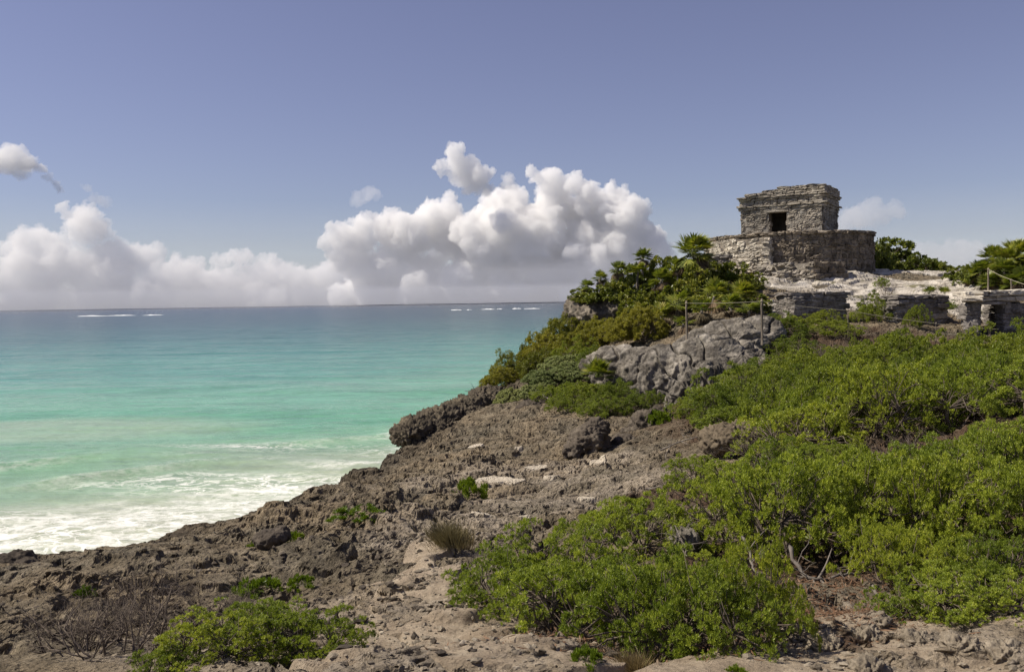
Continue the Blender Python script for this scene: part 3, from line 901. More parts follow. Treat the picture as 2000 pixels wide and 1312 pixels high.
rock('dark jagged ledge overhanging the surf with a tan underside',
     [(805, 842, 30.6, .66, 1.2, .40, 14), (850, 826, 32, 1.0, 1.3, .45, 18), (905, 800, 34.5, 1.1, 1.3, .42, 16), (950, 778, 37, .85, 1.3, .40, 8), (818, 862, 30.4, .52, .9, .42), (860, 850, 31, .9, 1.0, .55), (910, 825, 33, 1.1, 1.0, .5), (845, 872, 30.2, .5, .8, .4), (960, 800, 35.5, .9, 1.0, .4)],
     0.035, M_LEDGE, .12, .15, .035, .11, .62, 0.04, 'rock_ledge', 'rock outcrop', smooth=4, cracks=.05)
rock('largest dark jagged boulder standing on the rock shelf', [(1150, 864, 22.3, .5, .5, .40), (1165, 845, 22.5, .30, .38, .34), (1125, 878, 22.2, .3, .4, .2)], 0.03, M_DARK, .10, .09, .02, .06, .5)
rock('low dark boulder tucked against the right foot of the largest dark boulder', [(1217, 864, 22.8, .36, .36, .20)], 0.03, M_DARK, .06, .05, .015, .04, .5)
rock('pointed dark knoll of rock with a green streak in front of the grey outcrop', [(1262, 832, 24.5, .45, .6, .45, 25), (1285, 818, 25.5, .36, .5, .36), (1235, 850, 24.2, .4, .4, .2)], 0.035, M_DARK, .10, .10, .02, .06, .6)
rock('flat topped brown rock jutting from under the thicket', [(1420, 852, 16.5, .50, .5, .20), (1450, 845, 16.8, .36, .45, .2), (1400, 866, 16.4, .3, .3, .16)], 0.025, M_TAN, .08, .07, .015, .05, .45)
rock('dark rough rock between the grey green mounds and the bare branches', [(1035, 808, 31, .52, .6, .45), (1060, 800, 31.5, .3, .5, .35)], 0.035, M_DARK, .10, .08, .02, .06, .6)
rock('smooth grey boulder lying alone on the shore beside a green tuft', [(528, 1073, 11.4, .23, .20, .13, 12), (546, 1064, 11.5, .13, .15, .11)], 0.012, M_DARK, .04, .018, .004, .008, .3, rest=.12)
rock('dark rounded boulder at the left end of the shore above the surf', [(22, 1104, 12.6, .30, .28, .13), (48, 1112, 12.4, .16, .2, .09)], 0.02, M_DARK, .05, .03, .008, .02, .4, rest=.3)
rock('pale grey rock beside the grey twigs at the foot of the thicket', [(1697, 930, 11.5, .17, .3, .16), (1725, 925, 11.8, .2, .3, .13)], 0.015, M_PALE, .05, .03, .008, .015, .4)
rock('white topped flat boulder on the bright limestone behind the stone altar', [(1603, 556, 44, .42, .4, .17)], 0.03, M_PALE, .05, .03, .01, .02, .4)
rock('grey rock showing between the two nearest green shrubs', [(1330, 1048, 8.6, .15, .2, .09), (1350, 1040, 8.9, .14, .2, .08)], 0.01, M_GREY, .03, .03, .006, .02, .3)
for lab, L in (('broken tan stone nearest the red leaf litter', (1612, 1232, 5.15, .10, .09, .045, 14)), ('pale tan stone lying flat on the sand below the litter', (1690, 1222, 5.3, .085, .09, .03)),
               ('small cream stone propped at the edge of the leaf litter', (1722, 1205, 5.45, .035, .05, .028, 30)), ('squat brown stone beside the tan stones', (1560, 1205, 5.4, .09, .1, .05)),
               ('flat reddish stone half buried in the sand', (1790, 1232, 5.1, .075, .08, .028)), ('pitted brown stone in the far corner of the sand', (1880, 1265, 4.75, .10, .09, .05)),
               ('rough dark stone at the very corner of the sand', (1960, 1275, 4.65, .09, .09, .055)), ('knobbly tan stone in front of the sand', (1700, 1298, 4.4, .075, .08, .05))):
    rock(lab, [L, (L[0] + 14, L[1] + 4, L[2] + .03, L[3] * .6, L[4] * .7, L[5] * .7)], 0.006, M_BROKEN, .03, .03, .006, .015, .12, name='stone', cat='stone', group='loose stones by the leaf litter', rest=.5)
# ------------------------------------------------------------------ Maya ruins
def stone_template(n=4, e=12.0):
    """Rounded block on the cube -1..1: a subdivided cube pulled towards a superellipsoid."""
    V, F4, idx = [], [], {}
    def vid(p):
        k = tuple(round(c, 5) for c in p)
        if k not in idx:
            idx[k] = len(V); V.append(p)
        return idx[k]
    g = np.linspace(-1, 1, n + 1)
    for ax in range(3):
        for s in (-1, 1):
            for i in range(n):
                for j in range(n):
                    q = []
                    for a, b in ((0, 0), (1, 0), (1, 1), (0, 1)):
                        p = [0, 0, 0]
                        p[ax] = s; p[(ax + 1) % 3] = g[i + a]; p[(ax + 2) % 3] = g[j + b]
                        q.append(vid(tuple(p)))
                    F4.append(q if s > 0 else q[::-1])
    V = np.array(V, np.float32)
    r = (np.abs(V) ** e).sum(1) ** (1 / e)
    return V / r[:, None], np.array(F4, np.int32)
ST = stone_template()

class Stones:
    """Collects weathered blocks into one mesh."""
    def __init__(self, seed):
        self.V, self.F, self.k = [], [], 0
        self.r = random.Random(seed); self.s = seed * 13.1
    def add(self, c, ax, ay, half, rough=0.12, tilt=0.09):
        """Block at c; ax, ay: horizontal unit axes (along, outward); half sizes (along, outward, up)."""
        V = ST[0].copy()
        self.s += 3.7
        d = fbm3(V * 1.3 + self.s, 3)
        V = V * (1 + rough * d[:, None] * 1.6) + rough * 0.6 * np.stack([noise3(V * 1.1 + self.s + 50), noise3(V * 1.1 + self.s + 90), noise3(V * 1.1 + self.s + 70)], 1)
        V = V * np.asarray(half, np.float32)
        a = self.r.uniform(-tilt, tilt)
        V = np.stack([V[:, 0] * math.cos(a) - V[:, 2] * math.sin(a), V[:, 1], V[:, 0] * math.sin(a) + V[:, 2] * math.cos(a)], 1)
        ax = np.asarray(ax, np.float32); ay = np.asarray(ay, np.float32)
        W = np.asarray(c, np.float32) + V[:, :1] * ax + V[:, 1:2] * ay + V[:, 2:] * np.array([0, 0, 1], np.float32)
        self.V.append(W); self.F.append(ST[1] + self.k); self.k += len(W)
    def wall(self, path, z0, z1, ch=(0.16, 0.30), ln=(0.25, 0.6), depth=0.22, proud=0.05, rough=0.12, holes=None, top_jit=0.0, batter=0.0):
        """Courses of stones along a plan polyline (x, y); the outward side is to its right."""
        P = [np.array(p, float) for p in path]
        seg = [np.linalg.norm(b - a) for a, b in zip(P, P[1:])]
        tot = sum(seg); cum = np.concatenate([[0], np.cumsum(seg)])
        z = z0
        while z < z1 - 0.04:
            h = min(self.r.uniform(*ch), z1 - z)
            if z1 - z - h < 0.08: h = z1 - z
            u = -self.r.uniform(0, ln[0] * .5)
            while u < tot:
                l = self.r.uniform(*ln)
                if u + l > tot - 0.12: l = max(tot - u, 0.15)
                m = min(max(u + l / 2, 0.0), tot - 1e-4)
                i = min(int(np.searchsorted(cum, m, 'right')) - 1, len(seg) - 1)
                t = (P[i + 1] - P[i]) / seg[i]
                o = np.array([t[1], -t[0]])
                c = P[i] + t * (m - cum[i])
                hh = h
                if holes and any(a < m < b and za < z + h / 2 < zb for a, b, za, zb in holes):
                    u += l; continue
                if top_jit and z + h > z1 - 0.3 and self.r.random() < top_jit:
                    u += l; continue
                k = self.r.uniform(-proud, proud) - batter * (z - z0)
                pos = c + o * (k - depth * 0.5)
                rr = self.r.random()
                if h > .17 and rr < .22:        # a course stone broken into two thin ones
                    f = self.r.uniform(.35, .65)
                    self.add((pos[0], pos[1], z + h * f / 2), (t[0], t[1], 0), (o[0], o[1], 0), (l / 2 - 0.006, depth * 0.75, h * f / 2 - 0.002), rough)
                    pos = pos + o * self.r.uniform(-proud, proud)
                    self.add((pos[0], pos[1], z + h * (1 + f) / 2), (t[0], t[1], 0), (o[0], o[1], 0), (l / 2 - 0.006, depth * 0.75, h * (1 - f) / 2 - 0.002), rough)
                else:
                    e = self.r.uniform(-.02, .03)
                    self.add((pos[0], pos[1], z + h / 2 + e / 2), (t[0], t[1], 0), (o[0], o[1], 0),
                             (l / 2 - 0.004, depth * 0.75, hh / 2 - 0.001 + e / 2), rough)
                u += l
            z += h
    def build(self, name, mat, parent=None, org=(0, 0, 0)):
        return link(name, mesh_np(name, np.concatenate(self.V) - np.asarray(org, np.float32), np.concatenate(self.F), False), mat, parent)

def plaster(name, path, z0, z1, mean, amp, mat, parent, org, holes=None, freq=2.2, batter=0.0, step=0.07):
    """Worn render over a wall: an uneven sheet that buries some stones and leaves others bare."""
    P = [np.array(p, float) for p in path]
    seg = [np.linalg.norm(b - a) for a, b in zip(P, P[1:])]; cum = np.concatenate([[0], np.cumsum(seg)])
    nu = int(cum[-1] / step) + 1; nz = int((z1 - z0) / step) + 1
    us = np.linspace(0, cum[-1], nu); zs = np.linspace(z0, z1, nz)
    pos, out = [], []
    for u in us:
        i = min(int(np.searchsorted(cum, u, 'right')) - 1, len(seg) - 1)
        t = (P[i + 1] - P[i]) / seg[i]
        pos.append(P[i] + t * (u - cum[i])); out.append((t[1], -t[0]))
    pos = np.array(pos); out = np.array(out)
    for _ in range(2): out[1:-1] = (out[:-2] + out[1:-1] * 2 + out[2:]) / 4
    A = np.concatenate([np.repeat(pos[None], nz, 0), np.repeat(zs[:, None, None], nu, 1)], 2).reshape(-1, 3)
    O = np.repeat(out[None], nz, 0).reshape(-1, 2)
    d = mean + amp * fbm3(A * freq, 4, .6) - batter * (A[:, 2] - z0)
    V = A.copy(); V[:, :2] += O * d[:, None]
    ii = (np.arange(nz - 1)[:, None] * nu + np.arange(nu - 1)[None]).ravel()
    F4 = np.stack([ii, ii + 1, ii + nu + 1, ii + nu], 1)
    uc = np.repeat((us[:-1] + step / 2)[None], nz - 1, 0).ravel(); zc = np.repeat((zs[:-1] + step / 2)[:, None], nu - 1, 1).ravel()
    for a, b, za, zb in holes or []:
        k = ~((uc > a) & (uc < b) & (zc > za) & (zc < zb)); F4, uc, zc = F4[k], uc[k], zc[k]
    return link(name, mesh_np(name, V - np.asarray(org), F4, True), mat, parent)

def solid(name, poly, z0, z1, mat, parent=None, org=(0, 0, 0), jit=0.0):
    """Closed prism of a plan polygon with a gently uneven top."""
    n = len(poly); c = np.mean(poly, 0)
    V, Fq, Ft = [], [], []
    rings = 6
    for k, (z, s) in enumerate([(z0, 1.0)] + [(z1, 1 - i / rings) for i in range(rings)]):
        for p in poly:
            q = c + (np.array(p) - c) * s
            V.append((q[0], q[1], z + (jit * float(fbm2(np.array([q[0] * 1.5]), np.array([q[1] * 1.5]), 3)[0]) if k else 0)))
    V.append((c[0], c[1], z1))
    for k in range(rings):
        for i in range(n):
            j = (i + 1) % n
            Fq.append((k * n + i, k * n + j, (k + 1) * n + j, (k + 1) * n + i))
    for i in range(n):
        Ft.append((rings * n + i, rings * n + (i + 1) % n, (rings + 1) * n))
    return link(name, mesh_np(name, np.array(V) - np.asarray(org), [np.array(Fq), np.array(Ft)]), mat, parent)

M_WALL = stone_material('temple_stone', [(0.3, (0.227, 0.199, 0.160)), (0.48, (0.341, 0.303, 0.250)), (0.62, (0.445, 0.403, 0.335)), (0.8, (0.600, 0.555, 0.467))], 1.3, 0.45, dist=0.09, bumps=0.8)
M_PLAT = stone_material('platform_stone', [(0.3, (0.156, 0.128, 0.098)), (0.5, (0.259, 0.216, 0.164)), (0.7, (0.440, 0.377, 0.292))], 1.6, 0.7, dist=0.09, bumps=0.8)
M_BRIGHT = stone_material('bright_stone', [(0.3, (0.330, 0.291, 0.233)), (0.5, (0.528, 0.474, 0.388)), (0.7, (0.726, 0.668, 0.558))], 1.6, 0.3, dist=0.08)
M_ALTAR = stone_material('altar_stone', [(0.3, (0.137, 0.125, 0.113)), (0.5, (0.250, 0.225, 0.201)), (0.7, (0.435, 0.402, 0.354))], 2.0, 0.5, dist=0.06)
M_PLASTER = stone_material('worn_plaster', [(0.3, (0.188, 0.169, 0.142)), (0.48, (0.282, 0.260, 0.226)), (0.62, (0.376, 0.353, 0.310)), (0.8, (0.508, 0.480, 0.430))], 2.4, 0.5, dist=0.09, bumps=1.0)
M_ALTARM = stone_material('altar_mortar', [(0.3, (0.132, 0.116, 0.098)), (0.5, (0.233, 0.209, 0.178)), (0.7, (0.389, 0.358, 0.310))], 2.6, 0.5, dist=0.07, bumps=1.0)
M_MORTAR = stone_material('rubble_core', [(0.3, (0.190, 0.161, 0.125)), (0.7, (0.352, 0.308, 0.252))], 4, 0.4)

ang = R(33)                                    # the front looks past the camera's left shoulder
TU = np.array([math.cos(ang), -math.sin(ang)])  # along the front, seen left to right
TV = np.array([math.sin(ang), math.cos(ang)])   # into the building
TW, TD = 4.95, 3.7
ORG = np.array([18.9, 54.0]) - TU * TW          # front left corner
TZ = 11.9
def tp(u, v):
    return ORG + TU * u + TV * v
tc = tp(TW / 2, TD / 2)
T0 = (tc[0], tc[1], 9.2)
temple = empty('temple', T0)
tag(temple, 'small flat roofed Maya stone temple on a rounded platform at the hilltop', 'temple')

# platform: round stone drum, bright stair block on the sea side, low terrace in front
def ell(a0, a1, rx, ry, n=26):
    return [tc + TU * (rx * math.cos(R(a))) + TV * (ry * math.sin(R(a))) for a in np.linspace(a0, a1, n)]
S = Stones(11)
S.wall(ell(-215, 35, 5.0, 4.3, 40), 9.3, 11.72, (0.18, 0.42), (0.2, 0.62), 0.3, 0.055, 0.22, batter=0.02)
plat = S.build('platform', M_PLAT, temple, T0)
plaster('mortar', ell(-215, 35, 5.0, 4.3, 40), 9.2, 11.75, .012, .07, M_MORTAR, plat, T0, batter=0.02)
S = Stones(12)
S.wall(ell(-215, 35, 5.0, 4.3, 40), 11.72, 11.92, (0.18, 0.22), (0.4, 0.9), 0.5, 0.06, 0.15)
S.build('coping', M_PLAT, plat, T0)
solid('platform_fill', [p for p in ell(0, 348, 4.94, 4.24, 40)], 8.8, 11.82, M_MORTAR, plat, T0, 0.05)
S = Stones(13)
sa, sb = -132.0, -88.0                          # the stair block stands proud of the drum here
q = ell(sa - 40, sb, 5.5, 5.0, 14)
S.wall(q, 9.5, 11.6, (0.16, 0.32), (0.22, 0.6), 0.34, 0.10, 0.2, top_jit=0.15, batter=0.22)
qe = ell(sb, sb, 5.5, 5.0, 1)[0]
S.wall([qe, tc + (qe - tc) * 0.78], 9.5, 11.4, (0.2, 0.3), (0.3, 0.5), 0.3, 0.06, 0.18)
st = S.build('stairway', M_BRIGHT, temple, T0)
solid('stair_fill', [*ell(sa - 40, sb, 5.2, 4.7, 10), *ell(sb, sa - 40, 4.0, 3.3, 8)], 8.9, 11.55, M_MORTAR, st, T0, 0.06)

# temple walls
DU0, DU1, DZ = 1.72, 2.82, 1.42
def box_path(u0, v0, u1, v1):
    return [tp(u0, v1), tp(u0, v0), tp(u1, v0), tp(u1, v1)]
S = Stones(21)
S.wall([tp(0, 0), tp(TW, 0)], TZ, TZ + 1.62, (0.14, 0.30), (0.16, 0.5), 0.30, 0.03, 0.16, holes=[(DU0, DU1, 0, TZ + DZ)], batter=-0.03)
front = S.build('front_wall', M_WALL, temple, T0)
plaster('plaster', [tp(-.03, 0), tp(TW + .03, 0)], TZ - .02, TZ + 1.62, .062, .055, M_PLASTER, front, T0, holes=[(DU0 + .05, DU1 + .04, 0, TZ + DZ + .05)])
S = Stones(22)
S.wall([tp(TW, 0.18), tp(TW, TD)], TZ, TZ + 1.62, (0.13, 0.26), (0.22, 0.6), 0.30, 0.04, 0.13, batter=-0.03)
sw = S.build('side_wall', M_WALL, temple, T0)
plaster('plaster', [tp(TW, -.03), tp(TW, TD)], TZ - .02, TZ + 1.62, .055, .055, M_PLASTER, sw, T0)
S = Stones(23)
S.wall([tp(0, TD), tp(0, 0.18)], TZ, TZ + 1.62, (0.14, 0.26), (0.25, 0.6), 0.30, 0.04, 0.13)
S.build('side_wall', M_WALL, temple, T0)
S = Stones(24)
S.wall([tp(TW, TD), tp(0, TD)], TZ, TZ + 1.62, (0.16, 0.28), (0.3, 0.6), 0.30, 0.04, 0.13)
S.build('back_wall', M_WALL, temple, T0)
def slabs(name, parts, mat, parent):
    """Rubble-core boxes inside the walls, each (u0, v0, u1, v1, z0, z1)."""
    Vs, Fs, k = [], [], 0
    for (u0, v0, u1, v1, z0, z1) in parts:
        for z in (z0, z1):
            for (u, v) in ((u0, v0), (u1, v0), (u1, v1), (u0, v1)):
                p = tp(u, v); Vs.append((p[0] - T0[0], p[1] - T0[1], z - T0[2]))
        Fs += [[k + a for a in f] for f in ((3, 2, 1, 0), (4, 5, 6, 7), (0, 1, 5, 4), (1, 2, 6, 5), (2, 3, 7, 6), (3, 0, 4, 7))]
        k += 8
    return link(name, mesh_np(name, np.array(Vs), np.array(Fs)), mat, parent)
slabs('wall_core', [(-.04, -.045, DU0 - .02, .7, TZ - .05, TZ + 1.6), (DU1 + .02, -.045, TW + .04, .7, TZ - .05, TZ + 1.6), (DU0 - .015, -.035, DU1 + .015, .7, TZ + DZ + .02, TZ + 1.6),
                    (-.04, .7, .7, TD - .7, TZ - .05, TZ + 1.6), (TW - .7, .7, TW + .04, TD - .7, TZ - .05, TZ + 1.6), (.1, TD - .7, TW - .1, TD - .1, TZ - .05, TZ + 1.6),
                    (.1, .1, TW - .1, TD - .1, TZ + 1.605, TZ + 2.5)], M_MORTAR, front)
S = Stones(25)
p = tp((DU0 + DU1) / 2 - .05, 0.12)
S.add((p[0], p[1], TZ + DZ + 0.10), (TU[0], TU[1], 0), (-TV[0], -TV[1], 0), (0.82, 0.26, 0.10), 0.08, 0.015)
S.build('lintel', M_WALL, temple, T0)
for (dz0, dz1, o, seed) in ((1.62, 1.78, .06, 31), (1.78, 1.90, .13, 32), (1.90, 2.22, .0, 33), (2.22, 2.35, .08, 34), (2.35, 2.46, .15, 37)):
    S = Stones(seed)
    S.wall([tp(-o, TD + o), tp(-o, -o), tp(TW + o, -o), tp(TW + o, TD + o), tp(-o, TD + o)], TZ + dz0, TZ + dz1, (0.3, 0.3), (0.4, 1.0), 0.42, 0.025, 0.11)
    S.build('frieze' if seed == 33 else 'cornice', M_WALL, temple, T0)
# eroded roof: highest over the near corner, worn away to the left
S = Stones(35)
for (u0, u1, z0, z1, o) in ((0.45, 5.05, 2.47, 2.66, .06), (1.4, 5.0, 2.66, 2.82, .0), (2.6, 4.95, 2.82, 2.96, -.05)):
    S.wall([tp(u0, TD), tp(u0, -o), tp(u1, -o), tp(u1, TD), tp(u0, TD)], TZ + z0, TZ + z1, (0.3, 0.3), (0.35, 0.9), 0.5, 0.04, 0.15)
roof = S.build('roof', M_WALL, temple, T0)
slabs('roof_fill', [(.15, .15, TW - .05, TD - .15, TZ + 2.505, TZ + 2.55), (.7, .2, TW - .1, TD - .2, TZ + 2.555, TZ + 2.72), (2.0, .25, TW - .15, TD - .25, TZ + 2.725, TZ + 2.88)], M_MORTAR, roof)

# low terrace of broken steps below the platform
ter = empty('stone_terrace', (16.2, 50.4, 8.8))
tag(ter, 'low broken stone terrace with grassy steps in front of the round platform', 'terrace')
O2 = (16.2, 50.4, 8.8)
def xy(px, Y): return np.array([(px - 1000) / F0 * Y, Y])
S = Stones(41)
a, b, c = xy(1478, 51.8), xy(1592, 49.6), xy(1648, 50.2)
S.wall([a, b], 8.7, 9.98, (0.2, 0.34), (0.25, 0.7), 0.4, 0.10, 0.2, top_jit=0.3)
S.wall([a + [0.1, -.7], b + [-1.2, -.35]], 8.4, 9.4, (0.2, 0.34), (0.3, 0.7), 0.5, 0.10, 0.2, top_jit=0.4)
S.build('step_stones', M_WALL, ter, O2)
S = Stones(42)
S.wall([b, c, c + [0.5, 2.0]], 8.5, 9.95, (0.22, 0.36), (0.35, 0.8), 0.4, 0.06, 0.15)
S.build('end_block', M_PLAT, ter, O2)
solid('terrace_fill', [a + [.1, .2], b + [0, .2], c + [-.1, .2], c + [.4, 2.0], a + [1, 3.0]], 8.2, 9.92, M_WALL, ter, O2, 0.08)
# small niche shrine at the sea end of the platform
nic = empty('niche_shrine', (*xy(1400, 53), 9.3))
tag(nic, 'small grey stone niche shrine behind the tall palm at the platform end', 'shrine')
O3 = (*xy(1400, 53), 9.3)
S = Stones(43)
n0, n1 = xy(1386, 53), xy(1417, 52.4)
S.wall([n0, n1, n1 + [.3, .8]], 9.2, 10.35, (0.2, 0.26), (0.25, 0.45), 0.35, 0.03, 0.12, holes=[(.3, .68, 10.0, 10.35 - .2)])
S.wall([n0 + [-.08, -.08], n1 + [.08, -.08], n1 + [.4, .8]], 10.35, 10.6, (0.3, 0.3), (0.5, 0.9), 0.5, 0.03, 0.12)
S.build('shrine_stones', M_ALTAR, nic, O3)
solid('shrine_core', [n0 + [.05, .12], n1 + [-.05, .12], n1 + [.2, .9], n0 + [.2, 1.0]], 9.0, 10.4, M_ALTAR, nic, O3)

# stone altars along the foot of the hill
def altar(label, p0, p1, z0, z1, dep, seed, cap=0.16):
    c = (p0 + p1) / 2
    O = (c[0], c[1], z0)
    r = empty('stone_altar', O)
    tag(r, label, 'altar', 'stone altars at the foot of the hill')
    t = (p1 - p0) / np.linalg.norm(p1 - p0); back = np.array([-t[1], t[0]]) * dep
    S = Stones(seed)
    S.wall([p0 + back, p0, p1, p1 + back], z0 - .15, z1 - cap, (0.18, 0.3), (0.3, 0.7), 0.35, 0.035, 0.13)
    sc_ = S.build('stone_courses', M_ALTAR, r, O)
    plaster('mortar', [p0 + back, p0, p1, p1 + back], z0 - .15, z1 - cap, .055, .05, M_ALTARM, sc_, O)
    S = Stones(seed + 1)
    S.wall([p0 + back - t * .06, p0 - t * .06, p1 + t * .06, p1 + back + t * .06], z1 - cap, z1, (0.3, 0.3), (0.5, 1.0), 0.5, 0.03, 0.12)
    S.build('cap_stones', M_ALTAR, r, O)
    solid('rubble_fill', [p0 + t * .12 + back * .08, p1 - t * .12 + back * .08, p1 - t * .12 + back * .95, p0 + t * .12 + back * .95], z0 - .3, z1 - 0.03, M_PLAT, r, O, 0.05)
    return r
altar('blocky dark stone altar with a flat top nearest the rope fence post', xy(1550, 37.4), xy(1651, 38.0), 6.9, 8.22, 1.3, 51)
altar('lower dark stone altar half sunk in shrubs between the other two', xy(1751, 36.5), xy(1845, 37.0), 6.9, 8.02, 1.2, 53)
# the doorway shrine: two piers, a lintel, thick roof slabs
g0, g1 = xy(1889, 34.8), xy(1997, 35.3)
t_ = (g1 - g0) / np.linalg.norm(g1 - g0); bk = np.array([0.49, 0.87]) * 2.6     # the side walls run back askew
O4 = (*((g0 + g1) / 2), 6.5)
sh = empty('doorway_shrine', O4)
tag(sh, 'small stone shrine with a square doorway and thick slab roof', 'shrine')
L_ = float(np.linalg.norm(g1 - g0))
for sd, path, ju in ((55, [g0 + bk * .6, g0, g0 + t_ * .56], .5), (56, [g0 + t_ * 1.68, g1, g1 + bk * .6], 1.76)):
    S = Stones(sd)
    S.wall(path, 6.2, 7.62, (0.16, 0.26), (0.2, 0.45), 0.34, 0.035, 0.13)
    jb = [g0 + t_ * ju + bk * .02, g0 + t_ * ju + bk * .5]
    S.wall(jb if ju < 1 else jb[::-1], 6.2, 7.6, (0.2, 0.3), (0.3, 0.5), 0.2, 0.02, 0.1)
    pr_ = S.build('pier', M_ALTAR, sh, O4)
    plaster('mortar', path, 6.2, 7.62, .055, .05, M_ALTARM, pr_, O4)
S = Stones(57)
S.wall([g0 + t_ * 1.05 + bk * .62, g0 + t_ * (L_ - .1) + bk * .62], 6.3, 7.66, (0.2, 0.3), (0.3, 0.6), 0.3, 0.02, 0.1)
S.build('back_wall', M_ALTAR, sh, O4)
S = Stones(58)
S.wall([g0 + t_ * .4 - bk * .03, g0 + t_ * 1.9 - bk * .03], 7.60, 7.72, (0.2, 0.2), (1.5, 1.5), 0.4, 0.01, 0.08)
S.build('lintel', M_ALTAR, sh, O4)
S = Stones(59)
for zz, oo in ((7.72, .04), (7.94, .08)):
    S.wall([g0 + bk * .65 - t_ * oo, g0 - t_ * oo - bk * oo, g1 + t_ * oo - bk * oo, g1 + t_ * oo + bk * .65], zz, zz + .21, (0.3, 0.3), (0.5, 1.0), 0.5, 0.03, 0.12)
rf = S.build('roof', M_BRIGHT, sh, O4)
solid('roof_fill', [g0 + bk * .15 + t_ * .15, g1 + bk * .15 - t_ * .15, g1 + bk * .55 - t_ * .15, g0 + bk * .55 + t_ * .15], 7.7, 8.13, M_BRIGHT, rf, O4, 0.04)
# ------------------------------------------------------------------ fences, signs
def tubes(paths, n=5):
    """Tubes along polylines [(points, radii)], one vertex soup."""
    Vs, Fs, k = [], [], 0
    cs = np.stack([np.cos(np.arange(n) * 2 * math.pi / n), np.sin(np.arange(n) * 2 * math.pi / n)], 1)
    for P, rr in paths:
        P = np.asarray(P, float); m = len(P)
        T = np.gradient(P, axis=0); T /= np.linalg.norm(T, axis=1)[:, None] + 1e-9
        up = np.array([0.31, 0.17, 0.94]) if abs(T[0, 2]) < 0.85 else np.array([0.9, 0.2, 0.1])
        A = np.cross(T, up); A /= np.linalg.norm(A, axis=1)[:, None] + 1e-9
        B = np.cross(T, A)
        rr = np.broadcast_to(np.asarray(rr, float), (m,))
        ring = P[:, None, :] + rr[:, None, None] * (cs[None, :, 0, None] * A[:, None, :] + cs[None, :, 1, None] * B[:, None, :])
        Vs.append(ring.reshape(-1, 3))
        i = np.arange(m - 1)[:, None] * n + np.arange(n)[None, :]
        j = np.arange(m - 1)[:, None] * n + (np.arange(n)[None, :] + 1) % n
        Fs.append(np.stack([i, j, j + n, i + n], -1).reshape(-1, 4) + k)
        Fs.append(np.array([[0, 0, 0, 0]])[:0])
        for base in (0, (m - 1) * n):
            for q in range(1, n - 2, 2):
                Fs.append(np.array([[base, base + q, base + q + 1, base + min(q + 2, n - 1)]]) + k)
        k += m * n
    return np.concatenate(Vs), np.concatenate(Fs)

def wood_material(name, a, b, sc=6):
    m, nt, out = new_mat(name)
    t = NT(nt)
    co = t.coord('Object')
    n = t.noise(t.coord('Object', (1, 1, .25)), sc * 3, 6, 0.7, 0.3)
    c = t.ramp(n, [(0.3, a), (0.7, b)])
    t.l(t.bsdf(c, 0.9, 0.15, t.bump(n, 0.5, 0.01)), out.inputs['Surface'])
    return m
M_POST = wood_material('weathered_post', (0.10, 0.08, 0.06), (0.26, 0.22, 0.17))
M_ROPE = wood_material('rope', (0.34, 0.30, 0.21), (0.50, 0.45, 0.33), 20)
M_TWIG = wood_material('grey_twig', (0.075, 0.058, 0.045), (0.19, 0.155, 0.125), 8)
M_BRANCH = wood_material('bare_branch', (0.108, 0.090, 0.076), (0.259, 0.230, 0.194), 6)

def fence(label, posts, sag, end=None):
    O = posts[0][0]
    r = empty('rope_fence', O)
    tag(r, label, 'fence')
    tops = []
    for base, h, rad in posts:
        tops.append(base + Vector((0, 0, h * 0.93)))
        P = [base + Vector((0, 0, -0.25)) - O, base + Vector((0.01, 0, h * .4)) - O, base + Vector((-0.005, 0, h * .8)) - O, base + Vector((0.008, 0, h)) - O]
        V, Fc = tubes([(P, [rad * 1.05, rad, rad * .97, rad * .9])], 8)
        link('post', mesh_np('post', V, Fc, True), M_POST, r)
    if end is not None: tops.append(end)
    pa = []
    for a, b in zip(tops, tops[1:]):
        n = 14
        pa.append(([(a + (b - a) * (i / n)) - O - Vector((0, 0, sag * 4 * (i / n) * (1 - i / n))) for i in range(n + 1)], 0.010))
    for tp_, (b_, h_, rd) in zip(tops, posts):      # the knot round each post
        pa.append(([tp_ - O + Vector((math.cos(q) * rd * 1.2, math.sin(q) * rd * 1.2, 0.01 * math.sin(q * 2))) for q in np.linspace(0, 6.2, 9)], 0.013))
    V, Fc = tubes(pa, 5)
    link('rope', mesh_np('rope', V, Fc, True), M_ROPE, r)
    return r
def post_at(px, top, bot, Y, rad=0.035):
    a = at(px, bot, Y); b = at(px, top, Y)
    return (a, b.z - a.z, rad)
fence('rope barrier on wooden posts running along the grey outcrop to the shrine',
      [post_at(1341, 587, 660, 31.3, .038), post_at(1488, 583, 660, 31.3, .042), post_at(1656, 603, 650, 33, .016), post_at(1828, 629, 670, 33.5, .016)], 0.03, at(1950, 643, 34))
fence('rope barrier with thin posts in front of the far palms', [post_at(1930, 523, 562, 43, .04), post_at(1975, 545, 566, 41, .035)], 0.03, at(2060, 572, 38))
sg = empty('sign_post', at(1836, 552, 50))
tag(sg, 'tiny pale sign on a stick at the far edge of the bright limestone', 'sign')
V, Fc = tubes([([(0, 0, -.2), (0, 0, .45)], .02)], 6)
link('stick', mesh_np('stick', V, Fc, True), M_POST, sg)
import bmesh
bm = bmesh.new()
bmesh.ops.create_cube(bm, size=1)
for v in bm.verts: v.co = Vector((v.co.x * .24, v.co.y * .02 - .03, v.co.z * .17 + .42))
bmesh.ops.bevel(bm, geom=bm.edges[:], offset=.004, segments=1)
me = bpy.data.meshes.new('board'); bm.to_mesh(me); bm.free()
link('board', me, M_PALE, sg)

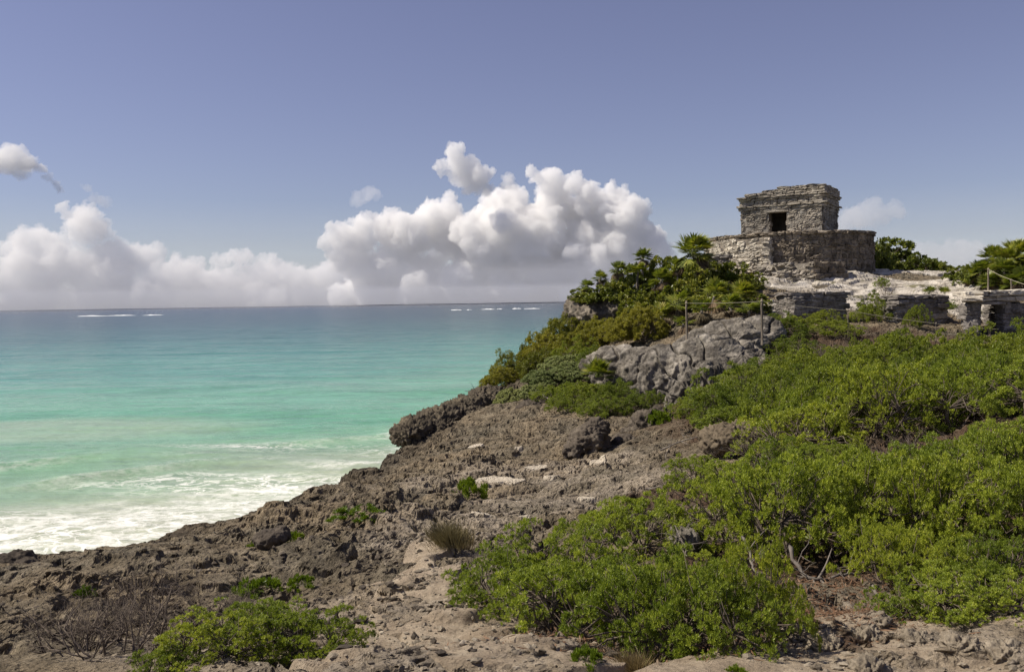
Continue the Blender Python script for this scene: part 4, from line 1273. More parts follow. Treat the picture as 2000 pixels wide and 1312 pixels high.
# ------------------------------------------------------------------ foliage
def leaf_material(name, cols, trans=0.3, rough=0.42, spec=0.32, tmul=(1.25, 1.3, 0.5)):
    m, nt, out = new_mat(name)
    t = NT(nt)
    geo = t.n('ShaderNodeNewGeometry')
    oi = t.n('ShaderNodeObjectInfo')
    f = t.math('ADD', t.math('MULTIPLY', geo.outputs['Random Per Island'], 0.55), t.math('MULTIPLY', t.attr('tone'), 0.45))
    n = len(cols)
    c = t.ramp(f, [(0.12 + 0.76 * i / (n - 1), cols[i]) for i in range(n)])
    ob = t.ramp(oi.outputs['Random'], [(0.0, (0.62, 0.68, 0.62)), (0.5, (1, 1, 1)), (1.0, (1.16, 1.08, 1.0))])
    c = t.mix(1.0, c, ob, 'MULTIPLY')
    p = t.bsdf(c, rough, spec)
    tr = t.n('ShaderNodeBsdfTranslucent')
    t.l(t.mix(1.0, c, tmul, 'MULTIPLY'), tr.inputs['Color'])
    mx = t.n('ShaderNodeMixShader')
    mx.inputs[0].default_value = trans
    t.l(p, mx.inputs[1]); t.l(tr.outputs[0], mx.inputs[2])
    t.l(mx.outputs[0], out.inputs['Surface'])
    return m
M_CEDAR = leaf_material('bay_cedar_leaf', [(0.109, 0.141, 0.019), (0.191, 0.241, 0.027), (0.286, 0.340, 0.036), (0.439, 0.466, 0.061)])
M_CEDARF = leaf_material('thicket_leaf', [(0.091, 0.113, 0.016), (0.154, 0.194, 0.021), (0.225, 0.267, 0.029), (0.329, 0.364, 0.046)])
M_GRAPE = leaf_material('broad_leaf', [(0.071, 0.091, 0.016), (0.123, 0.150, 0.023), (0.184, 0.208, 0.030), (0.328, 0.319, 0.064)], 0.25, 0.4, 0.35)
M_GREYG = leaf_material('grey_green_leaf', [(0.186, 0.207, 0.078), (0.271, 0.296, 0.116), (0.350, 0.372, 0.155), (0.451, 0.455, 0.205)], 0.2, 0.6, 0.2, (1.1, 1.2, 0.8))
M_OLIVE = leaf_material('olive_leaf', [(0.121, 0.123, 0.018), (0.187, 0.187, 0.024), (0.248, 0.242, 0.035), (0.319, 0.303, 0.055)])
M_PALM = leaf_material('palm_leaf', [(0.078, 0.106, 0.017), (0.144, 0.180, 0.026), (0.228, 0.258, 0.041), (0.384, 0.360, 0.096)], 0.3, 0.4, 0.35)
M_DEAD = leaf_material('dead_leaf', [(0.12, 0.085, 0.055), (0.20, 0.150, 0.10), (0.30, 0.235, 0.16)], 0.15, 0.8, 0.1, (1, .9, .7))
M_SUCC = leaf_material('bright_leaf', [(0.09, 0.14, 0.012), (0.14, 0.20, 0.016), (0.20, 0.26, 0.028)], 0.3)
M_GRASS = leaf_material('dry_grass', [(0.13, 0.105, 0.055), (0.21, 0.17, 0.09), (0.30, 0.25, 0.14)], 0.2, 0.7, 0.1, (1, 1, .8))

def unit(a):
    return a / (np.linalg.norm(a, axis=-1, keepdims=True) + 1e-9)

def kites(P, D, S, L, Wd, tone, fold=0.18, mid=0.55, droop=0.0):
    """Leaf blades: base P, direction D, side S, length L, width Wd."""
    Nn = unit(np.cross(D, S))
    L = L[:, None]; Wd = Wd[:, None]
    a = P
    m = P + D * L * mid
    b = m + S * Wd * .5 + Nn * Wd * fold
    d = m - S * Wd * .5 + Nn * Wd * fold
    c = P + D * L - np.array([0, 0, 1.0]) * droop * L
    n = len(P)
    V = np.stack([a, b, c, d], 1).reshape(-1, 3)
    Fq = np.arange(n * 4).reshape(-1, 4)
    return V, Fq, np.repeat(tone, 4)

def rosettes(rg, C, A, n, L, Wd, spread=(0.35, 1.25), tone=None, jit=0.25):
    """n leaves round each rosette centre C with axis A."""
    N = len(C)
    ref = np.where(np.abs(A[:, 2:3]) < 0.9, np.array([[0, 0, 1.0]]), np.array([[1.0, 0, 0]]))
    U = unit(np.cross(A, ref)); W = np.cross(A, U)
    k = np.arange(n)
    ph = (k * 2.39996)[None, :] + rg.uniform(0, 6.28, (N, 1))
    t = spread[0] + (spread[1] - spread[0]) * ((k + .5) / n)[None, :] + rg.normal(0, 0.12, (N, n))
    D = A[:, None, :] * np.cos(t)[..., None] + (U[:, None, :] * np.cos(ph)[..., None] + W[:, None, :] * np.sin(ph)[..., None]) * np.sin(t)[..., None]
    P = C[:, None, :] - A[:, None, :] * (L * 0.5 * (k / n))[None, :, None]
    D = unit(D.reshape(-1, 3)); P = P.reshape(-1, 3)
    S = unit(np.cross(D, np.repeat(A, n, 0) + rg.normal(0, jit, D.shape)))
    ln = L * rg.uniform(0.7, 1.15, len(P))
    tn = np.repeat(rg.rand(N) if tone is None else tone, n)
    return kites(P, D, S, ln, np.full(len(P), Wd) * rg.uniform(.8, 1.2, len(P)), tn)

def merge(parts):
    Vs, Fs, Ts, k = [], [], [], 0
    for V, Fq, T in parts:
        Vs.append(V); Fs.append(Fq + k); Ts.append(T); k += len(V)
    return np.concatenate(Vs), np.concatenate(Fs), np.concatenate(Ts)

def shrub_arrays(seed, rx, ry, h, h0, nclump, cr, nros, nleaf, L, Wd, wind=0.15, flat=0.6, spread=(0.35, 1.25), stem_r=0.012, ragged=0.35):
    rg = np.random.RandomState(seed)
    th = rg.uniform(0, 2 * math.pi, nclump)
    c = rg.uniform(0.0, 1.0, nclump) ** 0.8
    s = np.sqrt(np.clip(1 - c * c, 0, 1))
    lob = 1 + ragged * noise2(np.cos(th) * 1.7 + seed * 3.1, np.sin(th) * 1.7 + c * 1.5)* 1.6
    rad = np.where(rg.rand(nclump) < 0.72, rg.uniform(0.85, 1.02, nclump), rg.uniform(0.45, 0.85, nclump)) * lob
    CC = np.stack([np.cos(th) * s * rx * rad, np.sin(th) * s * ry * rad, h0 + (h - h0) * c * rad], 1)
    n = unit(np.stack([np.cos(th) * s / rx, np.sin(th) * s / ry, c / (h - h0) + .15], 1))
    crs = cr * rg.uniform(0.65, 1.3, nclump)
    # rosettes over each clump's outer half
    d = unit(rg.normal(size=(nclump, nros, 3)) + n[:, None, :] * 0.9 + np.array([wind, 0, 0.5]))
    rr = rg.uniform(0.55, 1.0, (nclump, nros, 1))
    C = CC[:, None, :] + d * crs[:, None, None] * rr * np.array([1, 1, flat + .2])
    A = unit(d * 0.8 + np.array([wind, 0, 0.75]) + rg.normal(0, .15, d.shape))
    tone = np.clip(rg.rand(nclump)[:, None] * 0.5 + 0.5 * rg.rand(nclump, nros), 0, 1)
    C = C.reshape(-1, 3); A = A.reshape(-1, 3)
    ok = C[:, 2] > 0.03
    V, Fq, T = rosettes(rg, C[ok], A[ok], nleaf, L, Wd, spread, tone.ravel()[ok])
    # stems: trunks that fork out to the clumps
    pa = []
    nt_ = max(3, nclump // 14)
    tb = np.stack([rg.uniform(-.16, .16, nt_) * rx, rg.uniform(-.16, .16, nt_) * ry, np.full(nt_, -.06)], 1)
    fk = np.stack([rg.uniform(-.5, .5, nt_) * rx, rg.uniform(-.5, .5, nt_) * ry, rg.uniform(.25, .5, nt_) * h], 1)
    for i in range(nt_):
        mid_ = (tb[i] + fk[i]) / 2 + rg.normal(0, .05, 3) * h
        pa.append(([tb[i], mid_, fk[i]], [stem_r * 1.6, stem_r * 1.25, stem_r]))
    for i in range(nclump):
        j = int(np.argmin(((fk - CC[i]) ** 2).sum(1) + rg.uniform(0, .05, nt_)))
        a, b = fk[j], CC[i]
        m1 = a + (b - a) * .4 + rg.normal(0, .07, 3) * h; m2 = a + (b - a) * .75 + rg.normal(0, .05, 3) * h
        pa.append(([a, m1, m2, b + n[i] * crs[i] * .3], [stem_r * .8, stem_r * .6, stem_r * .42, stem_r * .2]))
    SV, SF = tubes(pa, 4)
    return (V, Fq, T), (SV, SF)

def plant_proto(name, seed, mat, stem=None, **kw):
    (V, Fq, T), (SV, SF) = shrub_arrays(seed, **kw)
    me = mesh_np('foliage', V, Fq, False)
    n = len(me.vertices)
    add_attr(me, 'tone', T[:n])
    me.materials.append(mat)
    ms = mesh_np('branches', SV, SF, True)
    ms.materials.append(stem or M_TWIG)
    return (name, me, ms, kw['rx'], kw['ry'], kw['h'])

def place(proto, px, Y, w, h, label, cat='shrub', group=None, z=None, rz=None, x=None, rnd=random.Random(5), dw=None):
    """Set a plant of width w and height h metres on the ground under column px at depth Y."""
    name, me, ms, rx, ry, hh = proto
    if x is None:
        x = xat(px, Y, 5.0 if z is None else z)
    if z is None:
        z = ground_z(x, Y) - 0.04
    r = empty(name, (x, Y, z), rnd.uniform(0, 6.28) if rz is None else rz)
    r.scale = (w / (2 * rx), (dw or w) / (2 * ry), h / hh)
    tag(r, label, cat, group)
    link('foliage', me, None, r)
    link('branches', ms, None, r)
    return r

NEARS = [plant_proto('bay_cedar_shrub', 100 + i, M_CEDAR, rx=.75, ry=.75, h=.72, h0=.16, nclump=120, cr=.10, nros=22, nleaf=11, L=.030, Wd=.0085, wind=.12, ragged=.45) for i in range(4)]
MIDS = [plant_proto('bay_cedar_shrub', 200 + i, M_CEDAR, rx=.85, ry=.85, h=.85, h0=.14, nclump=130, cr=.125, nros=22, nleaf=9, L=.036, Wd=.0115, ragged=.4) for i in range(3)]
FARS = [plant_proto('bay_cedar_shrub', 300 + i, M_CEDARF, rx=1.0, ry=1.0, h=.95, h0=.10, nclump=95, cr=.18, nros=34, nleaf=8, L=.048, Wd=.017, ragged=.7, flat=.7) for i in range(4)]
GRAPES = [plant_proto('broad_leaf_shrub', 400 + i, M_GRAPE, rx=1.0, ry=1.0, h=1.2, h0=.15, nclump=70, cr=.24, nros=12, nleaf=6, L=.14, Wd=.10, spread=(.5, 1.35), ragged=.5, stem_r=.02) for i in range(3)]
GREYS = [plant_proto('grey_green_shrub', 500 + i, M_GREYG, rx=1.0, ry=1.0, h=.8, h0=.12, nclump=150, cr=.16, nros=18, nleaf=10, L=.075, Wd=.03, flat=.3, spread=(.5, 1.4), ragged=.35, stem_r=.02) for i in range(2)]
OLIVES = [plant_proto('olive_shrub', 600 + i, M_OLIVE, rx=1.0, ry=1.0, h=1.1, h0=.05, nclump=190, cr=.16, nros=15, nleaf=9, L=.08, Wd=.022, flat=1.0, ragged=.45) for i in range(2)]

# --- the nearest shrubs, one by one
NB = 'shrubs along the near edge of the path'
for i, (px, Y, w, h, lab) in enumerate([
    (985, 6.6, .95, .52, 'low bright shrub at the path edge beside the dry grass tuft'),
    (1110, 6.9, 1.0, .55, 'green shrub behind the nearest shrubs with the rock shelf behind it'),
    (1150, 5.7, 1.15, .58, 'broad low green shrub over grey rubble beside the sandy path'),
    (1270, 5.25, 1.0, .66, 'tallest of the nearest shrubs with bare brown stems showing underneath'),
    (1390, 4.95, .85, .56, 'feathery green shrub overhanging the sand in front of the leaf litter'),
    (1480, 5.25, .62, .60, 'slender feathery shrub whose tip reaches over the gnarled trunk'),
    (1240, 8.9, 1.25, .62, 'rounded shrub standing alone against the brown rock shelf'),
    (1350, 7.2, .8, .40, 'low shrub filling the gap behind the nearest shrubs')]):
    place(NEARS[i % 4], px, Y, w, h, lab, group=NB)
# --- the band behind the gnarled trunks
NB = 'shrubs behind the gnarled trunks'
for i, (px, Y, w, h, lab) in enumerate([
    (1420, 9.0, 1.2, .75, 'bushy yellow green shrub at the seaward end of the band'),
    (1530, 8.4, 1.3, .95, 'shrub crown held above the pale forked trunk'),
    (1640, 8.6, 1.3, .98, 'shrub crown above the long curved bare branch'),
    (1755, 8.5, 1.3, .95, 'dense shrub between the curved branch and the dark hollow'),
    (1870, 8.3, 1.3, .90, 'shrub with tangled grey twigs under its crown'),
    (1985, 8.0, 1.2, .85, 'shrub cut by the picture edge above tangled twigs'),
    (1740, 6.7, .75, .55, 'leggy shrub with few leaves over the fallen grey branch'),
    (1850, 6.4, .85, .50, 'low sprawling shrub over dark litter next to the sand'),
    (1950, 6.3, .8, .44, 'lowest sprawling shrub beside the sand with pale dead twigs'),
    (1790, 5.75, .7, .34, 'small low shrub in front of the fallen grey branch'), (1905, 5.6, .9, .36, 'dark lowest shrub mat at the edge of the sand'),
    (1560, 10.6, 1.5, .72, 'yellow green shrub below the bare twig tangle'),
    (1700, 10.4, 1.5, .78, 'wide shrub in front of the pale grey rock'),
    (1850, 10.2, 1.6, .85, 'wide shrub in front of the grey twig thicket'),
    (1985, 10.0, 1.5, .95, 'tall shrub at the picture edge below the thicket')]):
    place(MIDS[i % 3] if Y > 8.1 else NEARS[i % 4], px, Y, w, h, lab, group=NB)
# --- front row under the thicket
NB = 'shrubs along the foot of the thicket'
for i, (px, Y, w, h, lab) in enumerate([
    (1355, 14.2, 1.0, .55, 'small yellow green shrub at the edge of the bare rock shelf'),
    (1445, 13.4, 1.2, .50, 'thin shrub mixed with brown twigs'),
    (1540, 13.2, 1.2, .58, 'shrub in front of the dark hollow with pale fallen branches beneath'),
    (1625, 13.0, 1.1, .55, 'shrub left of the pale grey rock'),
    (1960, 11.6, 1.2, .65, 'yellow green shrub between grey twigs and the picture edge')]):
    place(MIDS[i % 3], px, Y, w, h, lab, group=NB)
# --- thicket on the slope
rg = random.Random(77)
TG = 'shrubs packed into the thicket on the slope'
cells = []
y = 15.2
while y < 35.2:
    x0 = xat(1520 if y < 19 else (1420 if y < 22 else (1405 if y < 25.5 else (1475 if y < 29 else 1530))), y, 5.8)
    x = x0 + rg.uniform(0, .5)
    while x < y * 0.585 + 1.5:
        cells.append((x, y + rg.uniform(-.35, .35))); x += rg.uniform(1.2, 1.75) * (1 + (y - 15) * .012)
    y += 1.25 + (y - 15) * .02
for i, (x, y) in enumerate(cells):
    px = 1000 + x / y * F0
    hgt = rg.uniform(.55, 1.35) * (1 if y < 28.5 else .6)
    if (y > 31.2 and px > 1640) or (y > 27 and px > 1850): continue
    if 33 < y and 1860 < px < 2010: hgt *= .45
    if y > 33.5 and 1640 < px < 1760: hgt *= 1.25
    if y > 25 and px > 1850: hgt *= .72
    p = FARS[i % 4] if y > 17.5 else MIDS[i % 3]
    place(p, px, y, rg.uniform(1.6, 2.3), hgt, 'yellow green shrub packed among others in the sloping thicket below the stone altars', group=TG, x=x)
for px, Y, w, h, lab in [
    (1450, 25.5, 1.5, .65, 'shrub spilling over the foot of the grey outcrop'), (1350, 23.6, 1.0, .55, 'round shrub at the thicket tip beside the bare rock'),
    (1468, 28.4, 1.3, .75, 'shrub against the upper end of the grey outcrop'), (1380, 22, .9, .4, 'small shrub above the flat topped brown rock'),
    (1510, 29.2, 1.7, .85, 'shrub leaning on the right end of the grey outcrop'), (1560, 31.5, 1.6, .7, 'shrub right of the second fence post'), (1610, 35.5, 1.3, .62, 'shrub hiding the foot of the blocky altar'), (1550, 35, 1.6, .55, 'low shrub between the second fence post and the blocky altar'),
    (1700, 37, 1.5, 1.0, 'tall grassy shrub between the two low altars'), (1790, 35.3, .9, .85, 'leafy shrub growing against the front of the sunken altar'),
    (1750, 39, 1.6, .8, 'pale shrub behind the sunken altar on the bright limestone'), (1840, 40.0, 1.5, .45, 'low spiky plant on the limestone behind the sunken altar')]:
    place(FARS[int(px) % 4], px, Y, w, h, lab, group='shrubs round the outcrop and altars')
# --- headland growth
HG = 'broad leaved shrubs on the headland'
for i, (px, Y, w, h, z, lab) in enumerate([
    (1135, 43.2, 1.1, .75, 7.85, 'outermost shrub at the very tip of the cliff block'), (1170, 43.0, 1.7, .85, 7.80, 'bright shrub draped over the top of the cliff block'),
    (1210, 44.2, 1.6, 1.45, 7.75, 'dark shrub standing just inland of the cliff block'), (1240, 46.2, 1.8, 1.7, 8.1, 'dark shrub below the lone small palm'),
    (1290, 47, 1.9, 1.7, 8.4, 'glossy dark shrub on the headland skyline'), (1335, 46.5, 1.8, 1.7, 8.4, 'dark shrub to the seaward side of the tall palm'),
    (1385, 46.5, 1.8, 1.5, 8.4, 'dark shrub behind the trunk of the tall palm'), (1430, 46, 2.0, 1.5, 8.2, 'large glossy shrub on the headland next to the platform'),
    (1465, 46.5, 1.4, 1.0, 8.3, 'glossy shrub nearest the low terrace'), (1240, 42, 2.0, 1.5, 6.9, 'shaded shrub in the hollow behind the cliff block'),
    (1305, 42, 2.0, 1.4, 7.1, 'shrub under the skirted palm'), (1385, 41, 2.0, 1.2, 7.2, 'leafy shrub behind the fan leaves'), (1455, 40, 1.8, 1.1, 7.2, 'bright leafy shrub nearest the second fence post')]):
    place(GRAPES[i % 3], px, Y, w, h * .84, lab, group=HG, z=z)
for i, (px, Y, w, h, z, lab) in enumerate([(1742, 60, 3.3, 2.15, 9.2, 'big dark shrub behind the round end of the platform'), (1712, 58, 1.6, 1.9, 9.2, 'shaded dark shrub touching the platform wall'),
    (1800, 58, 2.0, 1.35, 9.1, 'bright low shrub stepping down from the big dark one'), (1845, 57, 1.3, .9, 9.0, 'smallest shrub at the dip of the skyline'), (1882, 48, 1.6, .8, 8.5, 'shrub at the foot of the far palms'),
    (1905, 46, 1.6, 1.0, 8.3, 'light shrub in front of the far palms'), (1985, 44, 2.4, 1.2, 8.2, 'shrub behind the thin rope posts')]):
    place(GRAPES[i % 3], px, Y, w, h, lab, group='shrubs on the skyline behind the limestone', z=z)
for i, (px, Y, w, h, z, lab) in enumerate([
    (1100, 42.5, 2.4, 1.5, 5.5, 'olive shrub right under the cliff block'), (1060, 41.5, 2.4, 1.35, 4.9, 'olive shrub on the seaward slope with a wispy top'), (1015, 41, 2.2, 1.25, 4.2, 'olive shrub halfway down the seaward slope'),
    (975, 39.5, 1.7, .85, 4.1, 'lowest olive shrub beside the bare snag'), (1060, 39, 2.2, 1.15, 4.5, 'olive shrub behind the grey green mounds'), (1258, 36.5, 2.1, 1.15, 6.35, 'feathery yellow shrub on top of the grey outcrop'),
    (1212, 36.5, 1.3, .6, 6.3, 'small feathery shrub at the seaward lip of the grey outcrop'), (1170, 41, 2.2, 1.2, 5.7, 'olive shrub below the inland end of the cliff block'), (1120, 40, 2.2, 1.2, 5.2, 'olive shrub in the middle of the seaward slope'), (1215, 39, 1.8, .9, 6.2, 'olive shrub in the gap between cliff block and outcrop'), (1022, 41.5, .5, 1.25, 4.6, 'upright wispy bush sticking up from the olive slope')]):
    place(OLIVES[i % 2], px, Y, w, h, lab, group='olive shrubs on the seaward slope', z=z)
for i, (px, Y, w, h, z, lab) in enumerate([(1100, 36, 1.9, .75, 5.0, 'highest grey green mound below the olive slope'), (1060, 35, 1.9, .65, 4.6, 'middle grey green mound'), (1130, 34, 1.8, .6, 4.95, 'grey green mound next to the young palm'),
    (1000, 34, 1.4, .65, 3.95, 'lowest grey green mound beside the dark ledge'), (1045, 33.5, 1.3, .55, 4.3, 'grey green mound behind the dark rough rock')]):
    place(GREYS[i % 2], px, Y, w, h, lab, group='grey green mounds', z=z)
for i, (px, Y, w, h, z, lab) in enumerate([(1130, 37.5, 2.0, .9, None, 'bright shrub between the olive slope and the highest grey green mound'), (1165, 35, 1.7, .8, None, 'bright shrub behind the young fan palm'), (1085, 31.5, 1.6, .65, None, 'bright shrub seaward of the pale forked branches'),
    (1125, 32.5, 1.7, .7, None, 'bright shrub inland of the pale forked branches'), (1185, 27.6, 1.4, .6, None, 'bright shrub right behind the largest boulder'), (1235, 28.0, 1.3, .6, None, 'bright shrub against the dark foot of the outcrop'), (1205, 31.2, 1.4, .75, None, 'bright shrub below the young fan palm'),
    (1150, 31, 1.9, .75, None, 'bright shrub below the grey green mounds'), (1110, 29, 1.3, .6, None, 'bright round shrub behind the dark boulder'), (1200, 29.5, 1.5, .7, None, 'bright shrub at the mouth of the dark hollow'),
    (1165, 28, 1.2, .45, None, 'low bright shrub above the largest boulder'), (1275, 27.3, .7, .4, 4.75, 'small shrub growing at the foot of the outcrop face')]):
    place(FARS[i % 4], px, Y, w, h, lab, group='bright shrubs below the grey outcrop', z=z)
# --- small green tufts on the bare rock
TUFT = [plant_proto('rock_plant', 700 + i, M_SUCC, rx=.3, ry=.3, h=.16, h0=.02, nclump=26, cr=.06, nros=9, nleaf=8, L=.05, Wd=.014, stem_r=.004, spread=(.2, 1.0)) for i in range(2)]
for px, Y, w, h, lab in [(562, 12.0, .38, .13, 'green tuft behind the smooth grey boulder'), (495, 11.4, .22, .10, 'tiny green tuft at the seaward side of the smooth boulder'), (705, 12.6, .62, .09, 'low green patch on the rock above the sandy path'),
    (510, 9.0, .42, .12, 'darker green tuft under a rock lip'), (590, 8.9, .22, .08, 'small tuft beside the darker one'), (165, 8.6, .16, .08, 'single small tuft among the bare rock'), (920, 16.0, .42, .24, 'bushy tuft in a crack of the rock shelf'),
    (1285, 24, .5, .25, 'green streak on the pointed knoll'), (1150, 4.5, .14, .06, 'tiny tuft on the pale rubble'), (255, 9.5, .14, .06, 'tiny tuft on the rock shelf beside bare twigs'), (1440, 4.35, .1, .04, 'tiny tuft in the sand')]:
    place(TUFT[int(px) % 2], px, Y, w * 1.5, h * 1.35, lab, 'plant', 'small green tufts on the rock')

# --- bare twiggy bushes and dead branches
def twig_paths(rg, base, direction, length, rad, depth, out, spread=0.6, gnarl=0.18):
    P = [np.array(base, float)]; d = unit(np.array(direction, float)); n = 5
    for i in range(n):
        d = unit(d + rg.normal(0, gnarl, 3) + np.array([0, 0, .03])); P.append(P[-1] + d * length / n)
    rr = np.linspace(rad, rad * .45, n + 1)
    out.append((P, rr))
    if depth:
        for k in range(rg.randint(2, 5)):
            i = rg.randint(2, n + 1)
            nd = unit(d + rg.normal(0, spread, 3))
            twig_paths(rg, P[i], nd, length * rg.uniform(.5, .8), rr[i] * .7, depth - 1, out, spread, gnarl)
def twig_proto(seed, n, h, r, rad, depth, up=1.0, mat=None, lean=(0, 0)):
    rg = np.random.RandomState(seed); out = []
    for _ in range(n):
        a = rg.uniform(0, 6.28); s = rg.uniform(0.2, 1.0)
        twig_paths(rg, (math.cos(a) * r * .25, math.sin(a) * r * .25, -.03), (math.cos(a) * s * r / h + lean[0], math.sin(a) * s * r / h + lean[1], up), h * rg.uniform(.5, .7), rad * rg.uniform(.7, 1.2), depth, out)
    V, Fc = tubes(out, 4)
    me = mesh_np('bare_twigs', V, Fc, True); me.materials.append(mat or M_TWIG)
    return me
def place_twigs(me, px, Y, s, label, group=None, z=None, rz=0.0, name='bare_bush', cat='bare bush', sz=None):
    x = xat(px, Y, 5.0 if z is None else z)
    if z is None: z = ground_z(x, Y) + (.32 if Y > 17 else 0)
    o = link(name, me); o.location = (x, Y, z); o.rotation_euler = (0, 0, rz); o.scale = (s, s, sz or s)
    tag(o, label, cat, group)
    return o
TB = [twig_proto(800 + i, 11, .5, .5, .009, 3) for i in range(3)]
FB = [twig_proto(820 + i, 26, .6, .9, .007, 2) for i in range(2)]
BB = 'bare brown bushes in the near rocks'
for i, (px, Y, s, lab) in enumerate([(140, 6.0, .85, 'bare brown bush with one long crooked stem'), (215, 6.2, .95, 'tangled bare bush between the other near twigs'), (300, 6.3, 1.0, 'bare bush leaning into the bright green shrub'),
    (385, 6.1, .95, 'thin bare twigs rising behind the bright green shrub'), (255, 5.6, .9, 'bare twigs at the very bottom beside the bright green shrub'), (450, 6.3, .7, 'bare brown twigs showing over the bright green shrub'), (170, 5.6, .7, 'dark bare stems nearest the bottom of the rocks')]):
    place_twigs(TB[i % 3], px, Y, s * 1.2, lab, BB, rz=i * 1.3, sz=s * 1.1)
for i, (px, Y, w, h, lab) in enumerate([(420, 5.2, .70, .30, 'bright green shrub among bare twigs nearest the viewer'), (520, 5.4, .72, .30, 'bright green shrub joining the two other near ones'), (625, 5.35, .66, .34, 'roundest bright green shrub beside the rubble'), (330, 5.0, .4, .2, 'little green sprig under the bare twigs')]):
    place(NEARS[(i + 1) % 4], px, Y, w, h, lab, group='bright green shrubs among bare twigs')
for i, (px, Y, s, lab) in enumerate([(1790, 11.4, 1.5, 'grey bare bush behind the pale grey rock'), (1860, 12.0, 1.6, 'wide grey twig mass at the foot of the thicket'), (1550, 13.9, 1.5, 'brown twig mass under the thicket next to the flat topped rock'),
    (1500, 14.6, 1.2, 'brown twigs beside the flat topped rock'), (1640, 28, 2.4, 'brown bare patch high in the thicket'), (1570, 29, 2.2, 'brown bare patch at the upper edge of the thicket'), (1500, 12.4, .7, 'brown twigs mixed into the thin shrub'),
    (1310, 14.5, .5, 'sparse grey twigs on the bare rock shelf'), (1980, 7.2, .7, 'tangled grey twigs at the picture edge above the sand'), (1890, 7.4, .6, 'dark tangled twigs in the hollow under the shrubs'), (1590, 7.8, .55, 'dark tangled twigs behind the curved bare branch'),
    (1000, 5.9, .35, 'dry twigs at the foot of the low bright shrub'), (1210, 5.0, .4, 'dry brown stems under the tallest near shrub'), (1700, 20.5, 1.6, 'brown dry patch in the middle of the thicket'), (1860, 23.5, 1.7, 'grey dry patch in the thicket below the sunken altar'), (1490, 24.5, 1.5, 'brown dry patch at the seaward side of the thicket'), (1790, 17.5, 1.3, 'dry twig tangle in the lower middle of the thicket'), (1520, 21.5, 1.5, 'brown twig patch low in the thicket'), (1400, 20.5, .8, 'grey twigs at the tip of the thicket')]):
    place_twigs(FB[i % 2], px, Y, s, lab, 'grey and brown bare bushes', rz=i * 2.1, sz=s * (.55 if Y < 9 else .8))

def branch(label, pts, rad, name='dead_branch', forks=(), mat=None):
    """Bare limb through photograph points (px, py, depth)."""
    P = [np.array(at(*p)) for p in pts]
    def smooth(P, n=4):
        P = np.array(P); m = len(P); t = np.linspace(0, m - 1, (m - 1) * n + 1); o = []
        for u in t:
            i = min(int(u), m - 2); f = u - i
            p0 = P[max(i - 1, 0)]; p1 = P[i]; p2 = P[i + 1]; p3 = P[min(i + 2, m - 1)]
            o.append(.5 * ((2 * p1) + (-p0 + p2) * f + (2 * p0 - 5 * p1 + 4 * p2 - p3) * f * f + (-p0 + 3 * p1 - 3 * p2 + p3) * f ** 3))
        return np.array(o)
    rg = np.random.RandomState(len(label))
    out = []
    rad = rad * .68
    S = smooth(P); S = S + rg.normal(0, rad * .45, S.shape)
    out.append((S, np.linspace(rad, rad * .5, len(S)) * (1 + .15 * np.sin(np.arange(len(S)) * 1.7))))
    for f in forks:
        Q = smooth([np.array(at(*p)) for p in f]); out.append((Q, np.linspace(rad * .6, rad * .2, len(Q))))
    for k in range(5):                # side twigs
        i = rg.randint(2, len(S) - 1)
        twig_paths(rg, S[i], rg.normal(size=3) + np.array([0, 0, .5]), rad * rg.uniform(7, 14), rad * .3, 1, out)
    V, Fc = tubes(out, 7)
    c = V[0].copy()
    o = link(name, mesh_np(name, V - c, Fc, True), mat or M_BRANCH)
    o.location = c
    tag(o, label, 'branch')
branch('thick grey trunk curving down then out along the ground', [(1543, 1062, 7.4), (1553, 1100, 7.3), (1580, 1128, 7.2), (1610, 1130, 7.2), (1650, 1122, 7.3), (1670, 1124, 7.5)], .028,
       forks=[[(1598, 1130, 7.2), (1612, 1105, 7.3), (1625, 1070, 7.4)], [(1600, 1131, 7.2), (1625, 1148, 7.1), (1650, 1142, 7.1)], [(1585, 1128, 7.2), (1600, 1150, 7.1)]])
branch('pale forked trunk standing left of the thick curved one', [(1450, 1045, 7.6), (1462, 1075, 7.5), (1468, 1100, 7.4), (1476, 1115, 7.3), (1520, 1122, 7.3)], .018, forks=[[(1462, 1075, 7.5), (1480, 1050, 7.6), (1500, 1030, 7.7)]])
branch('short pale snag rising between two shrubs', [(1322, 1040, 8.3), (1335, 1060, 8.2), (1340, 1085, 8.1)], .02, forks=[[(1328, 1048, 8.2), (1318, 1025, 8.3)]])
branch('fallen grey branch lying across the red litter', [(1705, 1145, 6.4), (1725, 1180, 6.2), (1760, 1205, 6.0), (1800, 1215, 5.9)], .018, forks=[[(1740, 1195, 6.1), (1700, 1205, 6.0)], [(1760, 1205, 6.0), (1775, 1235, 5.7)]])
branch('long pale forked branches lying on the mounds', [(1060, 768, 31.6), (1075, 785, 31), (1078, 800, 30.8)], .06, forks=[[(1076, 783, 31), (1090, 775, 31.2), (1105, 773, 31.2), (1110, 780, 31)], [(1074, 780, 31), (1068, 772, 31.4)], [(1085, 778, 31.1), (1092, 790, 30.8), (1088, 805, 30.6)]])
branch('thin dark snag sticking out over the water', [(950, 764, 38.4), (930, 765, 38.2), (908, 763, 38)], .03, forks=[[(945, 764, 38.3), (940, 750, 38.2), (943, 735, 38.2)], [(930, 765, 38.2), (922, 752, 38.1), (918, 745, 38.1)]], mat=M_TWIG)
branch('pale grey driftwood lying on the upper outcrop', [(1455, 692, 29.5), (1470, 700, 29.3), (1478, 706, 29.2)], .05, forks=[[(1440, 700, 29.4), (1452, 686, 29.5), (1478, 680, 29.6)]])
